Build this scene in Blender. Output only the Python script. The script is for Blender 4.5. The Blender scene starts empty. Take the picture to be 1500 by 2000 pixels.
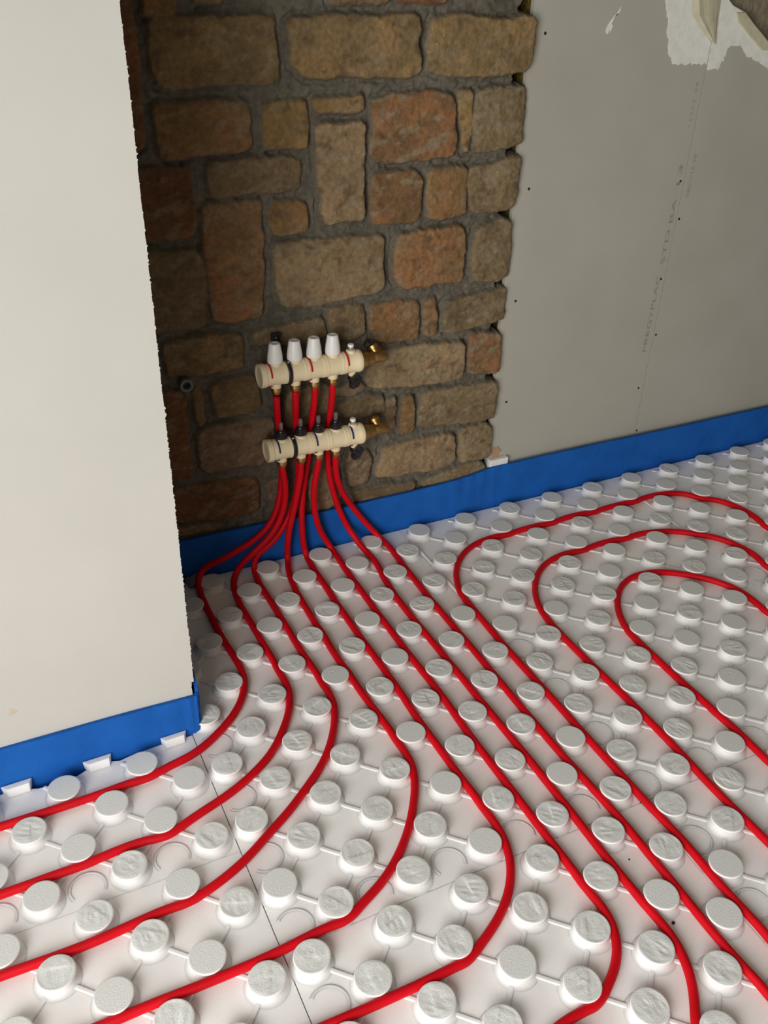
import bpy, bmesh, math, random
import numpy as np
from mathutils import Vector, Matrix
random.seed(7)
scene = bpy.context.scene
COL = scene.collection
# ---------------------------------------------------------------- camera
cam_data = bpy.data.cameras.new('camera')
cam_data.sensor_fit = 'VERTICAL'
cam_data.sensor_height = 36.0
cam_data.sensor_width = 27.0
cam_data.lens = 36.0 * 1786.41 / 2000.0
cam_data.clip_start = 0.02
cam = bpy.data.objects.new('camera', cam_data)
COL.objects.link(cam)
RIGHT = Vector((0.8992997, -0.4363267, 0.0296500))
DOWN = Vector((-0.2104675, -0.4912241, -0.8452232))
FWD = Vector((0.3833582, 0.7538687, -0.5335903))
m = Matrix((RIGHT, -DOWN, -FWD)).transposed().to_4x4()
m.translation = Vector((-0.463508, -1.869271, 1.463035))
cam.matrix_world = m
scene.camera = cam
# ---------------------------------------------------------------- world, daylight, exposure
world = bpy.data.worlds.new('sky')
scene.world = world
world.use_nodes = True
wn = world.node_tree.nodes
wn['Background'].inputs[0].default_value = (0.80, 0.90, 1.0, 1)
wn['Background'].inputs[1].default_value = 1.0
def area(name, loc, direction, sx, sy, power, col):
    l = bpy.data.lights.new(name, 'AREA')
    l.shape = 'RECTANGLE'; l.size = sx; l.size_y = sy
    l.energy = power; l.color = col
    o = bpy.data.objects.new(name, l)
    o.location = loc
    o.rotation_euler = Vector(direction).to_track_quat('-Z', 'Z').to_euler()
    COL.objects.link(o)
    return o
# daylight falling in through the patio door opening behind-left of the camera
area('door_daylight', (-1.84, -2.70, 0.98), (1, 0.10, -0.38), 2.4, 1.9, 124.0, (1.0, 0.975, 0.93))
scene.view_settings.view_transform = 'Standard'
scene.view_settings.look = 'None'
scene.view_settings.gamma = 1.0
scene.view_settings.exposure = 0.08
scene.view_settings.use_curve_mapping = False
# ---------------------------------------------------------------- helpers
P = 0.075            # knob pitch
ZF, ZK = 0.032, 0.054   # face of the panels, top of the knobs
def tag(o, label=None, cat=None, group=None, kind=None):
    if label: o['label'] = label
    if cat: o['category'] = cat
    if group: o['group'] = group
    if kind: o['kind'] = kind
    return o
def empty(name, loc, label, cat, group=None):
    o = bpy.data.objects.new(name, None)
    o.empty_display_size = 0.03
    o.location = loc
    COL.objects.link(o)
    return tag(o, label, cat, group)
def link(name, me, mats, parent=None):
    o = bpy.data.objects.new(name, me)
    for mt in (mats if isinstance(mats, (list, tuple)) else [mats]):
        me.materials.append(mt)
    COL.objects.link(o)
    if parent is not None:
        o.parent = parent
        o.matrix_parent_inverse = Matrix.Translation(parent.location).inverted()
    return o
def pydata(name, verts, faces, mats, parent=None, smooth=False):
    me = bpy.data.meshes.new(name)
    me.from_pydata([tuple(v) for v in verts], [], [tuple(f) for f in faces])
    me.validate(); me.update()
    if smooth:
        me.polygons.foreach_set('use_smooth', [True] * len(me.polygons))
    return link(name, me, mats, parent)
def from_bm(name, bm, mats, parent=None, smooth=False, bevel=0.0, seg=2):
    bmesh.ops.recalc_face_normals(bm, faces=bm.faces)
    me = bpy.data.meshes.new(name)
    bm.to_mesh(me); bm.free()
    if smooth:
        me.polygons.foreach_set('use_smooth', [True] * len(me.polygons))
    o = link(name, me, mats, parent)
    if bevel:
        b = o.modifiers.new('bevel', 'BEVEL'); b.width = bevel; b.segments = seg; b.limit_method = 'ANGLE'
    return o
def add_box(bm, x0, x1, y0, y1, z0, z1):
    vs = [bm.verts.new((x, y, z)) for z in (z0, z1) for y in (y0, y1) for x in (x0, x1)]
    for f in ((0, 2, 3, 1), (4, 5, 7, 6), (0, 1, 5, 4), (2, 6, 7, 3), (0, 4, 6, 2), (1, 3, 7, 5)):
        bm.faces.new([vs[i] for i in f])
def box(name, mat, x0, x1, y0, y1, z0, z1, parent=None, bevel=0.0):
    bm = bmesh.new(); add_box(bm, x0, x1, y0, y1, z0, z1)
    return from_bm(name, bm, mat, parent, bevel=bevel)
def frame_from(axis):
    w = Vector(axis).normalized()
    u = w.orthogonal().normalized()
    return u, w.cross(u), w
def add_lathe(bm, base, axis, prof, n=32, lobes=0, amp=0.0, squash=None):
    """prof: (radius, distance along axis); lobes make grips and hexagons"""
    u, v, w = frame_from(axis); base = Vector(base)
    rings = []
    for r, d in prof:
        if r < 1e-6:
            rings.append([bm.verts.new(base + w * d)]); continue
        ring = []
        for k in range(n):
            a = 2 * math.pi * k / n
            rr = r * (1 + amp * math.cos(lobes * a)) if lobes else r
            ring.append(bm.verts.new(base + w * d + (u * math.cos(a) + v * math.sin(a)) * rr))
        rings.append(ring)
    for a, b in zip(rings, rings[1:]):
        if len(a) == 1 and len(b) == 1: continue
        for k in range(n):
            k2 = (k + 1) % n
            if len(a) == 1: bm.faces.new((a[0], b[k2], b[k]))
            elif len(b) == 1: bm.faces.new((a[k], a[k2], b[0]))
            else: bm.faces.new((a[k], a[k2], b[k2], b[k]))
    for ring, rev in ((rings[0], True), (rings[-1], False)):
        if len(ring) > 1: bm.faces.new(list(reversed(ring)) if rev else ring)
def lathe(name, mat, base, axis, prof, parent=None, n=32, smooth=True, **kw):
    bm = bmesh.new(); add_lathe(bm, base, axis, prof, n, **kw)
    o = from_bm(name, bm, mat, parent, smooth=smooth)
    if smooth:
        auto_smooth(o)
    return o
def auto_smooth(o, ang=35):
    me = o.data
    bm = bmesh.new(); bm.from_mesh(me)
    lim = math.radians(ang)
    for e in bm.edges:
        if len(e.link_faces) == 2 and e.calc_face_angle(0) > lim:
            e.smooth = False
    bm.to_mesh(me); bm.free()
def catmull(pts, sub):
    pts = [np.array(p, float) for p in pts]
    q = [2 * pts[0] - pts[1]] + pts + [2 * pts[-1] - pts[-2]]
    out = []
    for k in range(1, len(q) - 2):
        p0, p1, p2, p3 = q[k - 1:k + 3]
        for s in range(sub):
            t = s / sub
            out.append(0.5 * ((2 * p1) + (-p0 + p2) * t + (2 * p0 - 5 * p1 + 4 * p2 - p3) * t * t + (-p0 + 3 * p1 - 3 * p2 + p3) * t ** 3))
    out.append(pts[-1])
    return out
def tube_data(path, r, n=16):
    path = [Vector(p) for p in path]
    verts, faces = [], []
    t = (path[1] - path[0]).normalized()
    u = t.orthogonal().normalized()
    for i, p in enumerate(path):
        t2 = (path[min(i + 1, len(path) - 1)] - path[max(i - 1, 0)]).normalized()
        q = t.rotation_difference(t2); u = (q @ u); u = (u - t2 * u.dot(t2)).normalized(); t = t2
        v = t.cross(u)
        for k in range(n):
            a = 2 * math.pi * k / n
            verts.append(p + (u * math.cos(a) + v * math.sin(a)) * r)
    for i in range(len(path) - 1):
        for k in range(n):
            k2 = (k + 1) % n
            faces.append((i * n + k, i * n + k2, (i + 1) * n + k2, (i + 1) * n + k))
    faces.append(tuple(reversed(range(n))))
    faces.append(tuple(range((len(path) - 1) * n, len(path) * n)))
    return verts, faces
def prism_bm(poly, axis, a, b):
    """closed outline extruded along an axis: 'y' -> outline in (x, z); 'z' -> outline in (x, y)"""
    bm = bmesh.new()
    def mk(p, d): return bm.verts.new((p[0], d, p[1]) if axis == 'y' else (p[0], p[1], d))
    A = [mk(p, a) for p in poly]; B = [mk(p, b) for p in poly]
    n = len(poly)
    f1 = bm.faces.new(A); f2 = bm.faces.new(list(reversed(B)))
    for k in range(n):
        bm.faces.new((A[k], B[k], B[(k + 1) % n], A[(k + 1) % n]))
    bm.normal_update()
    bmesh.ops.triangulate(bm, faces=[f1, f2])
    return bm
# value noise in numpy
def vnoise(x, y, seed=0):
    xi = np.floor(x).astype(np.int64); yi = np.floor(y).astype(np.int64)
    fx = x - xi; fy = y - yi
    fx = fx * fx * (3 - 2 * fx); fy = fy * fy * (3 - 2 * fy)
    def h(a, b):
        v = (a * 374761393 + b * 668265263 + seed * 974634721) & 0x7fffffff
        v = ((v ^ (v >> 13)) * 1274126177) & 0x7fffffff
        v = (v ^ (v >> 16)) & 0xffff
        return v / 65535.0
    return (h(xi, yi) * (1 - fx) + h(xi + 1, yi) * fx) * (1 - fy) + (h(xi, yi + 1) * (1 - fx) + h(xi + 1, yi + 1) * fx) * fy
def fbm(x, y, oct=4, seed=0, gain=0.5):
    s = 0; a = 1.0; t = 0
    for o in range(oct):
        s = s + a * (vnoise(x * 2 ** o, y * 2 ** o, seed + o * 17) - 0.5); t += a; a *= gain
    return s / t * 2
# ---------------------------------------------------------------- materials
def material(name, col, rough=0.6, metal=0.0, noise=None, bump=None, spec=None, **kw):
    mt = bpy.data.materials.new(name); mt.use_nodes = True
    nt = mt.node_tree; b = nt.nodes['Principled BSDF']
    b.inputs['Base Color'].default_value = (*col, 1)
    b.inputs['Roughness'].default_value = rough
    b.inputs['Metallic'].default_value = metal
    if spec is not None: b.inputs['Specular IOR Level'].default_value = spec
    for k, v in kw.items(): b.inputs[k].default_value = v
    if noise or bump:
        tc = nt.nodes.new('ShaderNodeTexCoord')
    if noise:                                   # (scale, second colour, contrast low, high)
        sc, c2, lo, hi = noise
        n = nt.nodes.new('ShaderNodeTexNoise'); n.inputs['Scale'].default_value = sc; n.inputs['Detail'].default_value = 6
        nt.links.new(tc.outputs['Object'], n.inputs['Vector'])
        r = nt.nodes.new('ShaderNodeValToRGB')
        r.color_ramp.elements[0].position = lo; r.color_ramp.elements[1].position = hi
        r.color_ramp.elements[0].color = (*col, 1); r.color_ramp.elements[1].color = (*c2, 1)
        nt.links.new(n.outputs['Fac'], r.inputs['Fac'])
        nt.links.new(r.outputs['Color'], b.inputs['Base Color'])
    if bump:                                    # (scale, strength, distance)
        n2 = nt.nodes.new('ShaderNodeTexNoise'); n2.inputs['Scale'].default_value = bump[0]; n2.inputs['Detail'].default_value = 5
        nt.links.new(tc.outputs['Object'], n2.inputs['Vector'])
        bp = nt.nodes.new('ShaderNodeBump'); bp.inputs['Strength'].default_value = bump[1]; bp.inputs['Distance'].default_value = bump[2]
        nt.links.new(n2.outputs['Fac'], bp.inputs['Height'])
        nt.links.new(bp.outputs['Normal'], b.inputs['Normal'])
    return mt
M = {}
M['eps'] = material('white_polystyrene', (0.92, 0.905, 0.895), 0.6, noise=(9, (0.89, 0.87, 0.855), 0.42, 0.7), bump=(330, 0.2, 0.0010), spec=0.25, **{'Subsurface Weight': 0.5, 'Subsurface Radius': (1.0, 0.9, 0.85), 'Subsurface Scale': 0.009})
M['eps_rough'] = material('cut_polystyrene', (0.755, 0.765, 0.745), 0.8, bump=(420, 0.45, 0.0014), spec=0.2)
M['pipe'] = material('red_plastic_pipe', (0.62, 0.002, 0.010), 0.55, noise=(25, (0.55, 0.002, 0.008), 0.4, 0.65), spec=0.18)
M['foam'] = material('blue_foam', (0.009, 0.115, 0.45), 0.75, noise=(14, (0.007, 0.092, 0.39), 0.35, 0.7), bump=(60, 0.35, 0.004), spec=0.2)
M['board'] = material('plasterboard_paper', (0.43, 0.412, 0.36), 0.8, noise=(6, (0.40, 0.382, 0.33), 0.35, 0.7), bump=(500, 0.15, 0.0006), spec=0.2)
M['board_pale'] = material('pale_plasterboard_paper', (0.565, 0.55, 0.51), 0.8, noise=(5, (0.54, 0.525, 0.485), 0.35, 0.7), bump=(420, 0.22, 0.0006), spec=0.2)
M['gypsum'] = material('gypsum_core', (0.82, 0.81, 0.77), 0.9)
M['plaster'] = material('white_plaster', (0.80, 0.80, 0.75), 0.75, noise=(40, (0.70, 0.70, 0.64), 0.4, 0.7), bump=(50, 0.3, 0.003))
M['filler'] = material('yellowish_filler', (0.55, 0.52, 0.38), 0.8, noise=(30, (0.47, 0.43, 0.29), 0.4, 0.7), bump=(60, 0.4, 0.004))
M['ink'] = material('grey_print', (0.25, 0.235, 0.22), 0.8)
M['dark'] = material('black_metal', (0.012, 0.012, 0.012), 0.5)
M['black'] = material('black_plastic', (0.010, 0.010, 0.011), 0.38)
M['cream'] = material('cream_plastic', (0.84, 0.71, 0.47), 0.35, noise=(30, (0.81, 0.68, 0.44), 0.4, 0.7))
M['white'] = material('white_plastic', (0.82, 0.81, 0.78), 0.35)
M['brass'] = material('brass', (0.50, 0.31, 0.115), 0.42, 1.0, noise=(60, (0.38, 0.23, 0.08), 0.4, 0.7))
M['chrome'] = material('chrome', (0.75, 0.75, 0.74), 0.2, 1.0)
M['redband'] = material('red_marker', (0.50, 0.01, 0.012), 0.4)
M['blueband'] = material('dark_blue_marker', (0.012, 0.022, 0.12), 0.4)
M['clear'] = material('clear_plastic', (0.85, 0.87, 0.88), 0.12, **{'Transmission Weight': 0.92, 'IOR': 1.3})
M['concrete'] = material('concrete', (0.24, 0.22, 0.20), 0.9, noise=(12, (0.16, 0.15, 0.135), 0.35, 0.7), bump=(40, 0.5, 0.01))
M['render'] = material('rough_brown_render', (0.22, 0.185, 0.125), 0.9, noise=(22, (0.14, 0.115, 0.07), 0.35, 0.7), bump=(55, 0.7, 0.01))
M['paint'] = material('bare_blockwork', (0.26, 0.24, 0.20), 0.9, noise=(4, (0.22, 0.20, 0.17), 0.35, 0.7))
M['wool'] = material('yellow_insulation', (0.22, 0.15, 0.012), 0.95, noise=(70, (0.10, 0.065, 0.006), 0.4, 0.7), bump=(90, 0.8, 0.01))
M['grey'] = material('grey_pipe', (0.16, 0.165, 0.15), 0.6)
M['kraft'] = material('torn_brown_paper', (0.42, 0.25, 0.15), 0.9, bump=(120, 0.5, 0.003))
M['rubble'] = material('grey_rubble', (0.16, 0.14, 0.115), 0.95, noise=(50, (0.27, 0.24, 0.2), 0.4, 0.7), bump=(90, 0.7, 0.006))
# stone and mortar: colours of the stones themselves are stored per vertex
mt = bpy.data.materials.new('stone_masonry'); mt.use_nodes = True
nt = mt.node_tree; bs = nt.nodes['Principled BSDF']
bs.inputs['Roughness'].default_value = 0.9; bs.inputs['Specular IOR Level'].default_value = 0.15
at = nt.nodes.new('ShaderNodeAttribute'); at.attribute_name = 'stone_colour'
tc = nt.nodes.new('ShaderNodeTexCoord')
nz = nt.nodes.new('ShaderNodeTexNoise'); nz.inputs['Scale'].default_value = 90; nz.inputs['Detail'].default_value = 6; nz.inputs['Roughness'].default_value = 0.65
nt.links.new(tc.outputs['Object'], nz.inputs['Vector'])
rp = nt.nodes.new('ShaderNodeMapRange'); rp.inputs[1].default_value = 0.3; rp.inputs[2].default_value = 0.7; rp.inputs[3].default_value = 0.72; rp.inputs[4].default_value = 1.22
nt.links.new(nz.outputs['Fac'], rp.inputs[0])
mx = nt.nodes.new('ShaderNodeVectorMath'); mx.operation = 'SCALE'
nt.links.new(at.outputs['Color'], mx.inputs[0]); nt.links.new(rp.outputs[0], mx.inputs['Scale'])
nt.links.new(mx.outputs[0], bs.inputs['Base Color'])
bp = nt.nodes.new('ShaderNodeBump'); bp.inputs['Strength'].default_value = 0.7; bp.inputs['Distance'].default_value = 0.004
nt.links.new(nz.outputs['Fac'], bp.inputs['Height']); nt.links.new(bp.outputs['Normal'], bs.inputs['Normal'])
M['stone'] = mt
# ---------------------------------------------------------------- the room shell
def structure(o):
    o['kind'] = 'structure'; return o
X0, X1, Y0, H = -1.76, 3.3, -4.4, 2.45
structure(box('floor', M['concrete'], X0 - 0.3, X1 + 0.2, Y0 - 0.2, 0.3, -0.12, 0.0))
structure(box('ceiling', M['paint'], X0 - 0.3, X1 + 0.2, Y0 - 0.2, 0.3, H, H + 0.1))
structure(box('wall_rear', M['paint'], X0 - 0.3, X1 + 0.2, Y0 - 0.2, Y0, 0.0, H))
structure(box('wall_side', M['paint'], X1, X1 + 0.2, Y0, 0.3, 0.0, H))
bm = bmesh.new()                                 # outer wall with the open patio doorway
add_box(bm, X0 - 0.3, X0, Y0, -4.15, 0.0, H)
add_box(bm, X0 - 0.3, X0, -1.55, -0.46, 0.0, H)
add_box(bm, X0 - 0.3, X0, -4.15, -1.55, 2.05, H)
structure(from_bm('wall_outer', bm, M['paint']))
structure(box('wall_left', M['render'], X0 - 0.3, -0.174, -0.4535, 0.3, 0.0, H))
structure(box('wall_right', M['render'], 0.874, X1, 0.093, 0.3, 0.0, H))
# ---------------------------------------------------------------- stone wall
STONES=[
('r',0,[(-0.121,1.3473),(-0.0392,1.3531),(-0.0362,1.2974),(-0.0353,1.2485),(-0.0399,1.1493),(-0.0435,1.0864),(-0.1449,1.0858)]),
('o',0,[(-0.0142,1.3804),(0.046,1.3811),(0.0427,1.3282),(0.0259,1.3226),(-0.016,1.3212)]),
('o',0,[(0.08,1.3815),(0.1427,1.3822),(0.1386,1.3442),(0.08,1.3429)]),
('o',0,[(0.3566,1.3845),(0.4886,1.386),(0.4901,1.3458),(0.4205,1.3447),(0.3603,1.3454)]),
('r',0,[(0.5042,1.3861),(0.6281,1.3875),(0.6311,1.3484),(0.5779,1.3467),(0.5097,1.348)]),
('t',0,[(-0.0086,1.3156),(0.0849,1.321),(0.2361,1.3177),(0.2392,1.3043),(0.2445,1.2494),(0.2446,1.1992),(0.1238,1.1995),(-0.003,1.1986),(-0.0126,1.2333),(-0.0112,1.2771)]),
('t',0.004,[(0.2679,1.3158),(0.3528,1.3219),(0.4675,1.3189),(0.5606,1.3234),(0.5677,1.2635),(0.5694,1.2107),(0.5136,1.205),(0.4708,1.2061),(0.4108,1.2115),(0.3524,1.2072),(0.2987,1.2105),(0.2756,1.2348)]),
('t',0.004,[(0.5963,1.315),(0.654,1.3229),(0.7142,1.3179),(0.785,1.3111),(0.819,1.3249),(0.8514,1.3192),(0.853,1.2664),(0.853,1.214),(0.8066,1.2081),(0.7527,1.2024),(0.6729,1.2009),(0.6033,1.2095),(0.592,1.2199),(0.5909,1.2697)]),
('o',0,[(-0.0161,1.1685),(0.0866,1.1694),(0.1752,1.163),(0.1807,1.1271),(0.178,1.0741),(0.079,1.0713),(-0.0111,1.0683),(-0.0137,1.1104)]),
('y',0,[(0.2119,1.1633),(0.302,1.165),(0.3071,1.1216),(0.3044,1.0739),(0.2576,1.0713),(0.21,1.074)]),
('y',0,[(0.3212,1.166),(0.4354,1.1687),(0.438,1.1398),(0.3248,1.1426)]),
('k',0.004,[(0.3284,1.1155),(0.3799,1.1149),(0.4282,1.1179),(0.4386,1.1088),(0.4363,1.0164),(0.4383,0.9114),(0.3976,0.911),(0.3555,0.9071),(0.3389,0.9161),(0.3353,0.9869),(0.3279,1.0587)]),
('or',0.002,[(0.46,1.1561),(0.513,1.1696),(0.5887,1.1705),(0.6495,1.1669),(0.6619,1.1488),(0.6709,1.0391),(0.5973,1.0322),(0.5188,1.0277),(0.4674,1.0363),(0.4565,1.0514),(0.4635,1.1007)]),
('y',0,[(0.6714,1.1679),(0.7046,1.1686),(0.7122,1.111),(0.7093,1.0445),(0.6956,1.0434),(0.6828,1.1122)]),
('g',0.003,[(0.7199,1.1717),(0.7872,1.1785),(0.8528,1.1748),(0.853,1.1046),(0.853,1.0552),(0.8267,1.0456),(0.7279,1.0434),(0.7225,1.0513),(0.7191,1.1107)]),
('r',0,[(-0.1622,1.055),(-0.0664,1.0489),(0.0448,1.0467),(0.0469,1.0077),(0.0524,0.941),(0.0402,0.9063),(-0.0147,0.9079),(-0.0963,0.9122),(-0.1813,0.9204)]),
('d',0,[(0.0851,1.0559),(0.1511,1.057),(0.2882,1.0488),(0.2889,0.9866),(0.1852,0.9871),(0.0871,0.984),(0.0818,1.012)]),
('oo',0,[(0.0674,0.968),(0.1842,0.9658),(0.1975,0.9611),(0.1966,0.8499),(0.1889,0.7163),(0.1311,0.7078),(0.0752,0.7134),(0.0688,0.7872),(0.0659,0.9002)]),
('o',0,[(0.2268,0.9624),(0.2984,0.9586),(0.3018,0.9193),(0.2994,0.8931),(0.2282,0.8903),(0.2158,0.9305)]),
('or',0.002,[(0.4683,1.0033),(0.5197,1.0073),(0.5724,1.0039),(0.5866,0.9878),(0.59,0.9298),(0.5829,0.8949),(0.5154,0.8949),(0.469,0.8971),(0.4618,0.9209),(0.4583,0.978)]),
('o',0,[(0.6102,1.0052),(0.6757,1.0086),(0.7085,1.0027),(0.7094,0.9402),(0.711,0.896),(0.6151,0.8942),(0.6106,0.9282)]),
('g',0.003,[(0.7153,1.0042),(0.7833,1.0076),(0.8298,1.0204),(0.853,1.017),(0.853,0.9689),(0.853,0.9124),(0.8347,0.9),(0.7856,0.8979),(0.7346,0.9001),(0.7179,0.9514)]),
('d',0,[(-0.1678,0.8947),(-0.0676,0.8845),(0.049,0.8762),(0.0576,0.8419),(0.0597,0.7689),(0.0549,0.7061),(-0.0647,0.7069),(-0.1739,0.7187)]),
('k',0.004,[(0.2214,0.8668),(0.3011,0.8716),(0.4023,0.87),(0.4942,0.8648),(0.4938,0.7945),(0.4943,0.7355),(0.4304,0.7319),(0.377,0.7272),(0.3245,0.7201),(0.2375,0.7251),(0.2243,0.7765)]),
('oo',0.004,[(0.5323,0.8636),(0.6074,0.8687),(0.6967,0.8688),(0.7091,0.8635),(0.7205,0.8167),(0.7188,0.7527),(0.7083,0.7321),(0.635,0.7342),(0.5683,0.7335),(0.5398,0.7433),(0.5273,0.7658),(0.5272,0.8237)]),
('g',0.004,[(0.7505,0.8598),(0.8126,0.8771),(0.8466,0.8637),(0.853,0.8326),(0.853,0.7806),(0.853,0.733),(0.8201,0.7214),(0.7582,0.7308),(0.7439,0.7499),(0.7422,0.7933)]),
('oo',0,[(0.4693,0.695),(0.5304,0.7005),(0.5888,0.6969),(0.5986,0.6744),(0.5983,0.6031),(0.5814,0.5976),(0.5135,0.5975),(0.4756,0.613),(0.4666,0.6417)]),
('o',0,[(0.6168,0.6895),(0.6443,0.6938),(0.6518,0.6477),(0.6526,0.6034),(0.6245,0.5994),(0.6152,0.6447)]),
('g',0.004,[(0.6689,0.681),(0.7407,0.6877),(0.8117,0.6948),(0.853,0.6953),(0.853,0.6679),(0.853,0.627),(0.8528,0.6166),(0.7484,0.6042),(0.6858,0.6028),(0.6737,0.6166)]),
('d',0,[(0.3506,0.7054),(0.3971,0.7083),(0.4473,0.6992),(0.4486,0.6338),(0.4184,0.6222),(0.3638,0.6302),(0.3545,0.6602)]),
('d',0,[(0.1642,0.6743),(0.2463,0.6791),(0.34,0.6853),(0.3451,0.6421),(0.2971,0.6269),(0.2065,0.6353),(0.1689,0.6434)]),
('t',0,[(-0.0441,0.6766),(0.0414,0.6811),(0.134,0.6764),(0.1369,0.6356),(0.1347,0.5947),(0.0618,0.5939),(-0.0293,0.5929),(-0.0418,0.6003),(-0.0429,0.6389)]),
('r',0,[(-0.123,0.5718),(-0.065,0.5652),(-0.0158,0.5584),(-0.008,0.4927),(-0.0117,0.3261),(-0.0611,0.3292),(-0.1317,0.3493)]),
('t',0,[(0.0124,0.5517),(0.0284,0.5598),(0.0352,0.4693),(0.0171,0.4614),(0.0136,0.5036)]),
('t',0,[(0.0559,0.5605),(0.1581,0.5671),(0.1709,0.5352),(0.1755,0.4735),(0.0672,0.4728),(0.0607,0.5061)]),
('p',0,[(0.0162,0.4502),(0.0978,0.4496),(0.2038,0.4409),(0.2139,0.4071),(0.1939,0.3789),(0.1766,0.3252),(0.1275,0.3277),(0.0142,0.3364),(0.0119,0.3967)]),
('k',0.003,[(0.5228,0.574),(0.5996,0.5787),(0.6791,0.573),(0.7359,0.5667),(0.7377,0.5201),(0.7399,0.4681),(0.6508,0.4658),(0.5396,0.472),(0.4706,0.4797),(0.4594,0.5066),(0.4692,0.5378),(0.4852,0.5637)]),
('or',0.003,[(0.7551,0.5805),(0.8055,0.5816),(0.8484,0.5734),(0.853,0.5359),(0.853,0.4657),(0.837,0.463),(0.7627,0.473),(0.7563,0.5172)]),
('d',0,[(0.3745,0.4506),(0.4456,0.461),(0.5058,0.4481),(0.5114,0.4083),(0.4767,0.4061),(0.4338,0.4012),(0.3746,0.4168)]),
('p',0,[(0.517,0.4375),(0.5408,0.444),(0.5446,0.349),(0.522,0.3579)]),
('o',0,[(0.5675,0.4371),(0.5965,0.4341),(0.6015,0.3827),(0.6021,0.3286),(0.5609,0.3345),(0.5611,0.3814)]),
('g',0.004,[(0.6208,0.4407),(0.6982,0.4402),(0.7684,0.437),(0.8446,0.4373),(0.853,0.4114),(0.853,0.3558),(0.852,0.3262),(0.8031,0.3239),(0.7303,0.3309),(0.6198,0.341),(0.6199,0.3792)]),
('k',0.003,[(0.5107,0.297),(0.5966,0.3022),(0.7279,0.3012),(0.7369,0.2498),(0.7381,0.2062),(0.6685,0.1972),(0.5367,0.2027),(0.4975,0.2116),(0.4943,0.2452),(0.5071,0.2702)]),
('g',0.003,[(0.7517,0.3035),(0.8288,0.3119),(0.853,0.2871),(0.853,0.2473),(0.853,0.1949),(0.7899,0.2048),(0.7555,0.2024),(0.7543,0.2462)]),
('p',0,[(0.4093,0.3047),(0.4662,0.2995),(0.4759,0.2631),(0.4639,0.2003),(0.4147,0.1999),(0.4054,0.2555)]),
('d',0,[(0.4283,0.1801),(0.5283,0.1807),(0.6132,0.1659),(0.6148,0.1361),(0.4834,0.1429),(0.4242,0.1524)]),
('g',0,[(0.6419,0.1642),(0.7669,0.1853),(0.8266,0.187),(0.85,0.157),(0.7603,0.1471),(0.6476,0.1482)]),
('r',0,[(-0.0679,0.2944),(0.0404,0.2978),(0.1558,0.2881),(0.1573,0.2367),(0.1511,0.186),(-0.004,0.1989),(-0.0762,0.2089)]),
('d',0,[(-0.0782,0.188),(0.0583,0.1787),(0.0609,0.1605),(-0.0691,0.1684)]),
('p',0,[(0.1818,0.2653),(0.2366,0.2698),(0.2407,0.2037),(0.1873,0.2078)]),
('p',0,[(0.3708,0.4962),(0.4341,0.5064),(0.4515,0.4893),(0.4346,0.4738),(0.3778,0.4739)]),
('d',0,[(0.2413,0.505),(0.35,0.5206),(0.3567,0.4421),(0.2936,0.4109),(0.2385,0.4073)]),
('p',0,[(0.2912,0.2622),(0.3784,0.2815),(0.3909,0.1514),(0.304,0.1483)]),
]

PAL = {'t': (.30, .215, .12), 'k': (.38, .275, .175), 'o': (.30, .185, .095), 'oo': (.34, .205, .11), 'or': (.31, .185, .105), 'r': (.235, .12, .065),
       'g': (.31, .235, .15), 'p': (.29, .20, .145), 'y': (.35, .24, .11), 'd': (.245, .18, .115)}
rs = random.Random(3)
z = 1.40                                         # courses above the frame of the photo
while z < 2.40:
    h = rs.uniform(.10, .16); x = -.30
    while x < .80:
        w = rs.uniform(.12, .28); x2 = min(x + w, .848)
        if x2 - x > .05:
            j = lambda: rs.uniform(-.006, .006)
            STONES.append((rs.choice('ttkogrd'), rs.uniform(0, .004), [(x + j(), z + j()), ((x + x2) / 2, z + j()), (x2 + j(), z + j()), (x2 + j(), z + h + j()), ((x + x2) / 2, z + h + j()), (x + j(), z + h + j())]))
        x = x2 + .022
    z += h + .024
def chaikin(p, it):
    p = np.array(p, float)
    for _ in range(it):
        q = np.roll(p, -1, 0)
        p = np.stack([.87 * p + .13 * q, .13 * p + .87 * q], 1).reshape(-1, 2)
    return p
def sdf(px, pz, poly):
    d = np.full(px.shape, 1e9); inside = np.zeros(px.shape, bool)
    n = len(poly)
    for k in range(n):
        a = poly[k]; b = poly[(k + 1) % n]; e = b - a
        wx = px - a[0]; wz = pz - a[1]
        t = np.clip((wx * e[0] + wz * e[1]) / (e @ e + 1e-12), 0, 1)
        d = np.minimum(d, (wx - e[0] * t) ** 2 + (wz - e[1] * t) ** 2)
        c = ((a[1] > pz) != (b[1] > pz))
        with np.errstate(divide='ignore', invalid='ignore'):
            c &= px < (b[0] - a[0]) * (pz - a[1]) / (b[1] - a[1]) + a[0]
        inside ^= c
    d = np.sqrt(d)
    return np.where(inside, d, -d)
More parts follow.
